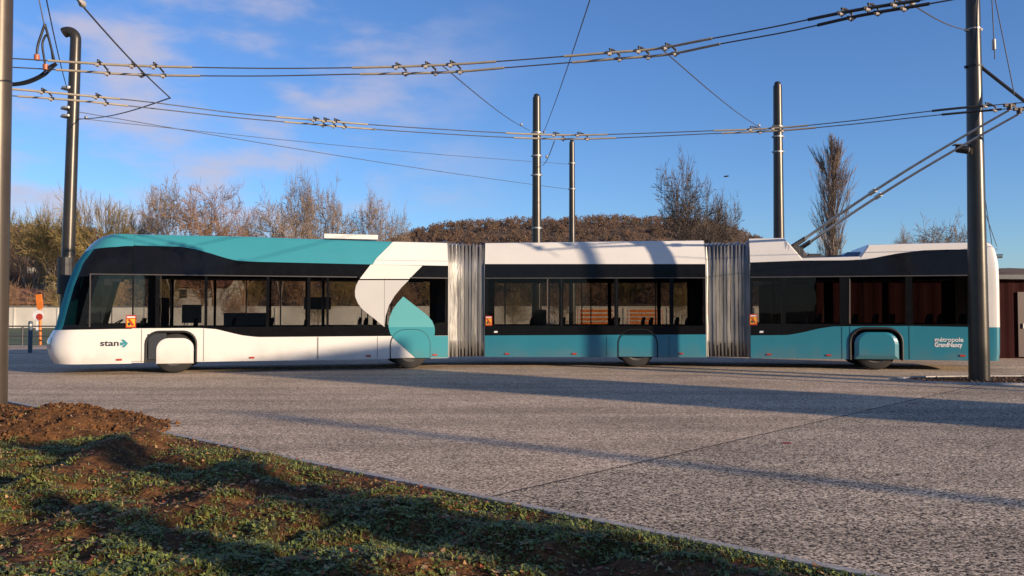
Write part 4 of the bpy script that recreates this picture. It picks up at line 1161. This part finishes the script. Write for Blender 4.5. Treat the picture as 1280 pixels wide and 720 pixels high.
for i, px in enumerate((300, 395, 500, 640, 700, 850)):
    place('s' if i % 2 else 'r', px, 366-6*(i%3), 52+3*i, 'low %s shrub in front of the white wall, seen through the bus windows' % ('olive' if i % 2 else 'russet'), 'low shrubs seen through the bus windows, '+('olive' if i % 2 else 'russet'), 46, name='bare_shrub')
# off-frame trees and things to the right of the camera (they cast the shadows)
def far_place(key, x, y, H, label, w=None, name='bare_tree'):
    root0, H0, wid = protos[key]; r = copy_tree(root0); s = H/H0; r.location = (x, y, 0); sx = (w/2/wid) if w else s; r.scale = (sx, sx, s); r.name = name; tag(r, label, 'tree', 'trees beside the square, out of the picture'); return r

# ------------------------------------------------------------------ hills with winter woodland
def hill(x0, x1, yc, H, prof, seed):
    """prof: px -> crest py"""
    pass
hb = MB()
crest = lin([(300,330),(440,312),(490,299),(530,285),(560,278),(620,274),(680,272),(760,270),(840,271),(880,276),(920,290),(945,300),(1000,318),(1100,335)])
crestL = lin([(-200,283),(0,283),(60,285),(130,289),(200,300),(260,315),(330,330)])
YC = 620.
def crest_z(x, Y, f): return max(0, P(640+F*x/Y, f(640+F*x/Y), Y).z-6)
vs = []; nx_, ny_ = 90, 16; 
def hz(x, y):
    t = (y-420)/(YC-420); z1 = crest_z(x, YC, crest); z2 = crest_z(x, YC, crestL)
    z = max(z1, z2)
    k = max(0, min(1.0, t)); k = k*k*(3-2*k)
    k2 = 1 if t <= 1 else max(0, 1-(t-1)*.7)
    return z*k*k2 + (fb(x*.03, y*.03, 50)-.5)*6*k
for j in range(ny_+1):
    for i in range(nx_+1):
        x = -560+i*950/nx_; y = 400+j*420/ny_; vs.append((x, y, hz(x, y)+1.5))
hb.add(vs, [(j*(nx_+1)+i, j*(nx_+1)+i+1, (j+1)*(nx_+1)+i+1, (j+1)*(nx_+1)+i) for j in range(ny_) for i in range(nx_)], 0, True)
tag(hb.build('hills', M['hill']), kind='structure')
wb = MB(); rs = random.Random(99)
WM = [mat('wood_a', (0.125,0.072,0.046), .95, var=.2, scale=.2), mat('wood_b', (0.095,0.058,0.038), .95, var=.2, scale=.2), mat('wood_c', (0.165,0.096,0.055), .95, var=.2, scale=.2), mat('wood_d', (0.08,0.055,0.04), .95, var=.2, scale=.2)]
cnt = 0
while cnt < 7500:
    x = rs.uniform(-430, 330); y = rs.uniform(425, 660); z = hz(x, y)
    if z < 3 or abs(x) > .72*y: continue
    cnt += 1
    hh = rs.uniform(5.0, 9.0); rr_ = hh*rs.uniform(.24,.40); m_ = rs.choice((0,0,1,1,2,3))
    if y > 600: hh *= 1.05
    for k in range(36):
        a = rs.uniform(0, 6.283); el = rs.uniform(-.2, 1.5); q = V((math.cos(a)*math.cos(el)*rr_, math.sin(a)*math.cos(el)*rr_, math.sin(el)*hh*.5))*rs.uniform(.55,1.05)
        c = V((x, y, z+hh*.38)); p = c+q; b0 = c+q*.5+V((0,0,-2)); s_ = rs.uniform(.12,.45)
        t_ = V((rs.uniform(-1,1), rs.uniform(-1,1), rs.uniform(-1,1))).normalized(); t2 = t_.orthogonal().normalized(); sz_ = rs.uniform(.35,.75)
        wb.add([p-t_*sz_, p+t2*sz_*.7, p+t_*sz_, p-t2*sz_*.5] if k%4 else [p-V((.22,0,0)), p+V((.22,0,0)), p+V((rs.uniform(-.4,.4),0,rs.uniform(.8,1.7)))], [(0,1,2,3)] if k%4 else [(0,1,2)], m_ if rs.random() < .7 else rs.randrange(4))
tag(wb.build('woodland', WM), 'brown leafless woodland covering the distant hill', 'woodland', kind='stuff')

# ------------------------------------------------------------------ far left: wall, railing, post, bollard, houses
wl = MB(); 
a = P(-120,0,75); wl.box((-20, 75, .98), (110, .35, 1.96)); wl.box((-20, 75, 2.0), (110.2, .45, .08), 0)
for k in range(28): wl.box((-75+k*4.07, 74.8, .95), (.12, .08, 1.9))
tag(wl.build('boundary_wall', M['wall']), 'long whitewashed boundary wall behind the bus, seen left of its nose', 'wall')
def railing(name, label, x0, x1, Y, zs, n, rp=.03, zt_=None):
    root = empty(name, ((x0+x1)/2, Y, 0), label=label, cat='railing')
    c = V(((x0+x1)/2, Y, 0))
    for z in zs:
        mb = MB(); mb.tube([V((x0,Y,z)), V((x1,Y,z))], .035, 6); mb.build('rail', M['equip'], root, c)
    for k in range(n):
        x = x0+(x1-x0)*k/(n-1); mb = MB(); mb.tube([V((x,Y,0)), V((x,Y,max(zs)+.02))], rp, 6); mb.build('post', M['equip'], root, c)
railing('railing', 'tall dark railing in front of the white wall at the far left', -38, -18, 44, (1.78,), 11)
railing('guard_rail', 'low dark double guard rail behind the blue bollard', -26, -12, 36, (.42,.86), 8, .045)
# bollard
p = G(37.5, 441); root = empty('bollard', p, label='slim blue grey bollard left of the bus nose', cat='bollard')
mb = MB(); mb.tube([V((0,0,0)),V((0,0,1.12)),V((0,0,1.17))], [.075,.075,.05], 14); mb.build('post', M['steelblue'], root)
mb = MB(); mb.tube([V((0,0,1.0)),V((0,0,1.06))], .08, 14, smooth=False); mb.build('band', M['clamp'], root)
# orange marker post
p = G(50.5, 431); root = empty('marker_post', p, label='leaning orange site post with a round plate, left of the bus nose', cat='post')
mb = MB(); mb.tube([V((0,0,0)),V((-.03,0,1.4)),V((-.10,0,2.25))], .055, 10); mb.build('post', M['orange'], root)
mb = MB(); mb.box(V((-.06,-.03,1.98)), (.26,.07,.66), 0, (V((1,0,.12)).normalized(), V((0,1,0)), V((-.12,0,1)).normalized())); mb.build('orange_panel', M['orange'], root)
mb = MB(); mb.tube([V((-.08,-.08,1.35)),V((-.08,-.1,1.35))], .24, 20, smooth=False); mb.build('round_plate', M['wtext'], root)
mb = MB(); mb.tube([V((.0,-.105,1.28)),V((.0,-.12,1.28))], .15, 16, smooth=False); mb.build('red_disc', M['red'], root)
mb = MB(); mb.box(V((-.15,-.02,.85)), (.10,.03,.5)); mb.build('white_strip', M['wtext'], root)
# houses
def house(x, Y, w, d, h, rh, label, wall=None):
    root = empty('house', (x, Y, 0), label=label, cat='house', group='houses among the trees at the far left')
    mb = MB(); mb.box((0,0,h/2), (w,d,h)); mb.add([(-w/2,-d/2,h),(-w/2,d/2,h),(-w/2,0,h+rh),(w/2,-d/2,h),(w/2,d/2,h),(w/2,0,h+rh)], [(0,1,2),(3,4,5)]); mb.build('wall', wall or M['hwall'], root)
    mb = MB(); o_ = .5
    for s_ in (-1,1):
        mb.prism([V((-w/2-o_, s_*(d/2+o_), h-.25)), V((w/2+o_, s_*(d/2+o_), h-.25)), V((w/2+o_,0,h+rh+.05)), V((-w/2-o_,0,h+rh+.05))], V((0,0,.18)))
    r_ = mb.build('roof', M['tile'], root)
    mb = MB(); mb.box((w*.28,.6,h+rh+.3), (.7,.7,1.4)); mb.build('chimney', M['hwall'], r_)
    for k in range(int(w//3)):
        for lv in range(int(h//2.7)):
            mb = MB(); mb.box((-w/2+1.5+k*3, -d/2-.02, 1.5+lv*2.7), (1.1,.06,1.3)); mb.build('window', M['wglass'], root)
house(-53, 90, 9, 6, 2.6, 1.3, 'lower house with white walls and red roof among the shrubs')
house(-66, 104, 11, 8, 4.6, 1.7, 'taller pale house higher up among the trees')
house(-46, 122, 8, 8, 5.4, 2.2, 'small pale house hidden beyond the hooked pole')

# dark red shed on the right
root = empty('shed', (21, 27, 0), label='dark red clad shed with a dark flat roof behind the bus tail', cat='shed')
mb = MB(); x0, x1, yf = 9.9, 33.0, 26.0
n = int((x1-x0)/.12); vs = []; 
for i in range(n+1):
    y = yf+(.0 if (i//1) % 4 in (0,1) else .025); vs += [(x0+i*.12, y, 0), (x0+i*.12, y, 2.55)]
mb.add(vs, [(2*i,2*i+2,2*i+3,2*i+1) for i in range(n)]); mb.box(((x0+x1)/2, yf+3.1, 1.27), (x1-x0, 6, 2.54))
mb.build('wall', M['redwall'], root, root.location)
mb = MB(); mb.box(((x0+x1)/2, yf+3, 2.63), (x1-x0+.4, 6.6, .14)); mb.build('roof', M['roofd'], root, root.location)
mb = MB(); mb.box((16.9, yf-.1, 2.60), (1.6,.08,.10)); mb.build('roof_light_strip', mat('pale_gutter', (.55,.6,.68), .4), root, root.location)
mb = MB(); mb.box((16.85, yf-.03, 1.1), (.9,.06,2.1)); dd = mb.build('door', mat('brown_door', (.05,.018,.014), .5), root, root.location)
mb = MB(); mb.box((16.55, yf-.08, 1.05), (.05,.06,.16)); mb.build('handle', M['clamp'], dd, root.location)
mb = MB(); mb.box((17.0, yf-.07, 1.65), (.45,.04,.5)); mb.build('window', M['wglass'], root, root.location)

# orange site barriers seen through the middle windows
rb_ = []
for i, (px, py_, Y) in enumerate(((745,410,42),(806,408,45))):
    p = V(((px-640)/F*Y, Y, 0)); root = empty('site_barrier', p, label=('orange site barrier seen through the middle bus windows, left one' if i == 0 else 'orange site barrier seen through the middle bus windows, right one'), cat='barrier', group='orange barriers behind the bus')
    mb = MB()
    for k in range(4): mb.box((0,0,.9+k*.22), (2.0,.05,.14))
    mb.build('board', M['orange'], root)
    for s_ in (-.9,.9):
        mb = MB(); mb.box((s_,0,.85), (.07,.07,1.7)); mb.box((s_,0,.03), (.1,.6,.06)); mb.build('leg', M['wtext'], root)
# bird
p = P(908,220.5,55); root = empty('bird', p, label='small dark bird flying above the bare trees left of the far right pole', cat='bird')
mb = MB(); mb.tube([V((-.19,0,0)),V((-.1,0,.01)),V((.02,0,.0)),V((.12,0,.01)),V((.2,0,.02))], [.01,.045,.055,.035,.008], 8)
mb.add([V((-.03,0,.03)),V((.07,0,.03)),V((.12,-.25,.06)),V((.14,-.46,.0)),V((.06,-.27,.05))], [(0,1,2,4),(4,2,3)]); mb.add([V((-.03,0,.03)),V((.07,0,.03)),V((.02,.25,.07)),V((-.02,.46,.0)),V((-.08,.27,.06))], [(0,1,2,4),(4,2,3)])
mb.build('body', M['cable'], root)

# ------------------------------------------------------------------ out of the picture, to the right and behind: things that throw the shadows
def along(p, k): return V((p.x, p.y, 0))+V((1.42, -1, 0))*k
# unseen tall block, added as caster: 3.5 m wide band of shadow
pc = along((G(1280,504)+G(1280,538))/2, 17)
perp = V((1, 1.42, 0)).normalized(); dirn = V((1.42,-1,0)).normalized()
root = empty('shadow_tower', pc, label='narrow tower added out of the picture to throw the wide shadow band', cat='tower')
TWH = ((V((-2.2,21.2,0))-pc).length-3.5)*math.tan(SUN_EL)+.62
mb = MB(); mb.box(V((0,0,TWH/2)), (7, 3.4, TWH), 0, (dirn, perp, V((0,0,1)))); mb.build('wall', M['hwall'], root)
mb = MB(); mb.box(V((0,0,TWH+.1)), (7.3, 3.7, .2), 0, (dirn, perp, V((0,0,1)))); mb.build('roof', M['roofd'], root)
for lv in range(3):
    mb = MB(); mb.box(V((0,0,2+lv*2.8))-dirn*3.52, (.06, 1.2, 1.5), 0, (dirn, perp, V((0,0,1)))); mb.build('window', M['wglass'], root)
# lamp column
pc = along(G(1280,630), 24)
root = empty('lamp_column', pc, label='lamp column beside the square, out of the picture', cat='lamp')
mb = MB(); mb.tube([V((0,0,0)),V((0,0,10.4))], [.15,.11], 14); mb.build('shaft', M['pole'], root)
mb = MB(); mb.box(V((.1,0,10.45)), (.5,.25,.1)); mb.build('lamp_head', M['pole'], root)
def leafy(px_, py_, k_, h_, r_, label, sd):  # unseen leafy column, added to lay shade over the grass
    t = along(G(px_, py_), k_); rs = random.Random(sd); root = empty('shade_shrub', t, label=label, cat='shrub', group='evergreens added out of the picture to shade the grass')
    mb = MB(); mb.tube([V((0,0,0)), V((0,0,h_*.8))], [.09,.03], 8); mb.build('trunk', M['bark'], root)
    mb = MB()
    for _ in range(int(2600*r_*h_/2)):
        z = rs.uniform(.05, 1)*h_; a = rs.uniform(0, 6.283); q = rs.random()**.5*r_*(1.15-.6*(z/h_)**2)*(.7+.5*vnoise(a*1.3, z*1.5, sd)); c = V((math.cos(a)*q, math.sin(a)*q, z)); u = V((rs.uniform(-1,1),rs.uniform(-1,1),rs.uniform(-1,1))).normalized()*.07; v = u.orthogonal().normalized()*.05
        mb.add([c-u,c-v,c+u,c+v], [(0,1,2,3)])
    mb.build('crown', M['evergreen'], root)
M['evergreen'] = mat('evergreen_leaf', (.04,.07,.025), .6, var=.3)
leafy(700,694,8,4.3,.50,'tall evergreen shrub added out of the picture to shade the grass', 3)
leafy(330,712,7,3.1,.30,'slim evergreen shrub added out of the picture to shade the grass', 4)
leafy(420,640,14,4.9,.22,'thin evergreen shrub added out of the picture to shade the grass', 5)
for px_, py_, k_, h_ in ((1100,476,16,7.0),(1000,470,20,9.0),(900,463,24,8.0),(1250,487,14,6.2)):  # unseen poles added to draw thin shadow streaks before the bus
    t = along(G(px_, py_), k_); root = empty('catenary_pole', t, label='steel pole added out of the picture for a thin shadow streak', cat='pole', group='poles out of the picture')
    mb = MB(); mb.tube([V((0,0,0)),V((0,0,h_))], [.13,.09], 14); mb.build('shaft', M['pole'], root)
t = along(V((3.9,21.6,0)), 0); 
t = along(G(700,457), 13); root = empty('catenary_pole', t, label='steel pole added out of the picture for a thin shadow streak', cat='pole', group='poles out of the picture')
mb = MB(); mb.tube([V((0,0,0)),V((0,0,8.5))], [.16,.12], 14); mb.build('shaft', M['pole'], root)
# unseen blocks added far behind the camera for the windows to mirror
def block(x, Y, w, d, h, label, m):
    root = empty('mirrored_block', (x, Y, 0), label=label, cat='building', group='blocks added behind the camera for the windows to mirror')
    mb = MB(); mb.box((0,0,h/2), (w,d,h)); mb.build('wall', m, root)
    mb = MB(); mb.box((0,0,h+.15), (w+.6,d+.6,.3)); mb.build('roof', M['roofd'], root)
    for k in range(int(w//3.5)):
        for lv in range(int(h//3)):
            mb = MB(); mb.box((-w/2+2+k*3.5, d/2+.02, 1.6+lv*3), (1.4,.08,1.5)); mb.build('window', M['wglass'], root)
block(24, -70, 44, 12, 11, 'wide brown block added behind the camera for the windows to mirror, right one', M['tile'])
block(-52, -85, 40, 12, 9, 'pale block added behind the camera for the windows to mirror, left one', M['hwall'])

# ------------------------------------------------------------------ light
sun = bpy.data.lights.new('sun', 'SUN'); sun.energy = 5.0; sun.angle = R(0.5); sun.color = (1.0, 0.78, 0.55)
so = bpy.data.objects.new('sun', sun); COL.objects.link(so)
ld = V((-SUN_DIR.x*math.cos(SUN_EL), -SUN_DIR.y*math.cos(SUN_EL), -math.sin(SUN_EL)))
so.rotation_euler = ld.to_track_quat('-Z', 'Y').to_euler()
w = bpy.data.worlds.new('World'); S.world = w; w.use_nodes = True; nt = w.node_tree; nt.nodes.clear()
out_ = nt.nodes.new('ShaderNodeOutputWorld'); bg = nt.nodes.new('ShaderNodeBackground'); sky = nt.nodes.new('ShaderNodeTexSky')
sky.sky_type = 'NISHITA'; sky.sun_disc = False; sky.sun_elevation = SUN_EL; sky.sun_rotation = math.atan2(SUN_DIR.x, SUN_DIR.y)
sky.air_density = 1.0; sky.dust_density = 0.15; sky.ozone_density = 3.0
bg.inputs[1].default_value = 0.084
tc = nt.nodes.new('ShaderNodeTexCoord')
mp = nt.nodes.new('ShaderNodeMapping'); mp.inputs['Scale'].default_value = (3.2, 3.2, 8.5); mp.inputs['Location'].default_value = (1.9, .2, .15)
nt.links.new(tc.outputs['Generated'], mp.inputs[0])
nz = nt.nodes.new('ShaderNodeTexNoise'); nz.inputs['Scale'].default_value = 2.1; nz.inputs['Detail'].default_value = 6; nz.inputs['Roughness'].default_value = .52
nt.links.new(mp.outputs[0], nz.inputs['Vector'])
r = nt.nodes.new('ShaderNodeMapRange'); r.interpolation_type = 'SMOOTHSTEP'; r.inputs[1].default_value = .42; r.inputs[2].default_value = .70; r.inputs[3].default_value = 0; r.inputs[4].default_value = .85
nt.links.new(nz.outputs['Fac'], r.inputs[0])
sp = nt.nodes.new('ShaderNodeSeparateXYZ'); nt.links.new(tc.outputs['Generated'], sp.inputs[0])
mx_ = nt.nodes.new('ShaderNodeMapRange'); mx_.interpolation_type = 'SMOOTHSTEP'; mx_.inputs[1].default_value = .06; mx_.inputs[2].default_value = -.28; mx_.inputs[3].default_value = 0.0; mx_.inputs[4].default_value = 1
nt.links.new(sp.outputs[0], mx_.inputs[0])
mm = nt.nodes.new('ShaderNodeMath'); mm.operation = 'MULTIPLY'; nt.links.new(r.outputs[0], mm.inputs[0]); nt.links.new(mx_.outputs[0], mm.inputs[1])
mix = nt.nodes.new('ShaderNodeMix'); mix.data_type = 'RGBA'
nt.links.new(mm.outputs[0], mix.inputs[0]); 
tint = nt.nodes.new('ShaderNodeMix'); tint.data_type = 'RGBA'; tint.blend_type = 'MULTIPLY'; tint.inputs[0].default_value = 1; nt.links.new(sky.outputs[0], tint.inputs[6]); tint.inputs[7].default_value = (.84, 1.05, 1.44, 1)
nt.links.new(tint.outputs[2], mix.inputs[6]); mix.inputs[7].default_value = (4.3, 4.1, 5.0, 1)
nt.links.new(mix.outputs[2], bg.inputs[0]); nt.links.new(bg.outputs[0], out_.inputs[0])
S.view_settings.view_transform = 'Standard'; S.view_settings.look = 'None'; S.view_settings.exposure = 0.68; S.view_settings.gamma = 1
S.render.engine = 'CYCLES'
S.cycles.transparent_max_bounces = 24
bpy.context.view_layer.update()
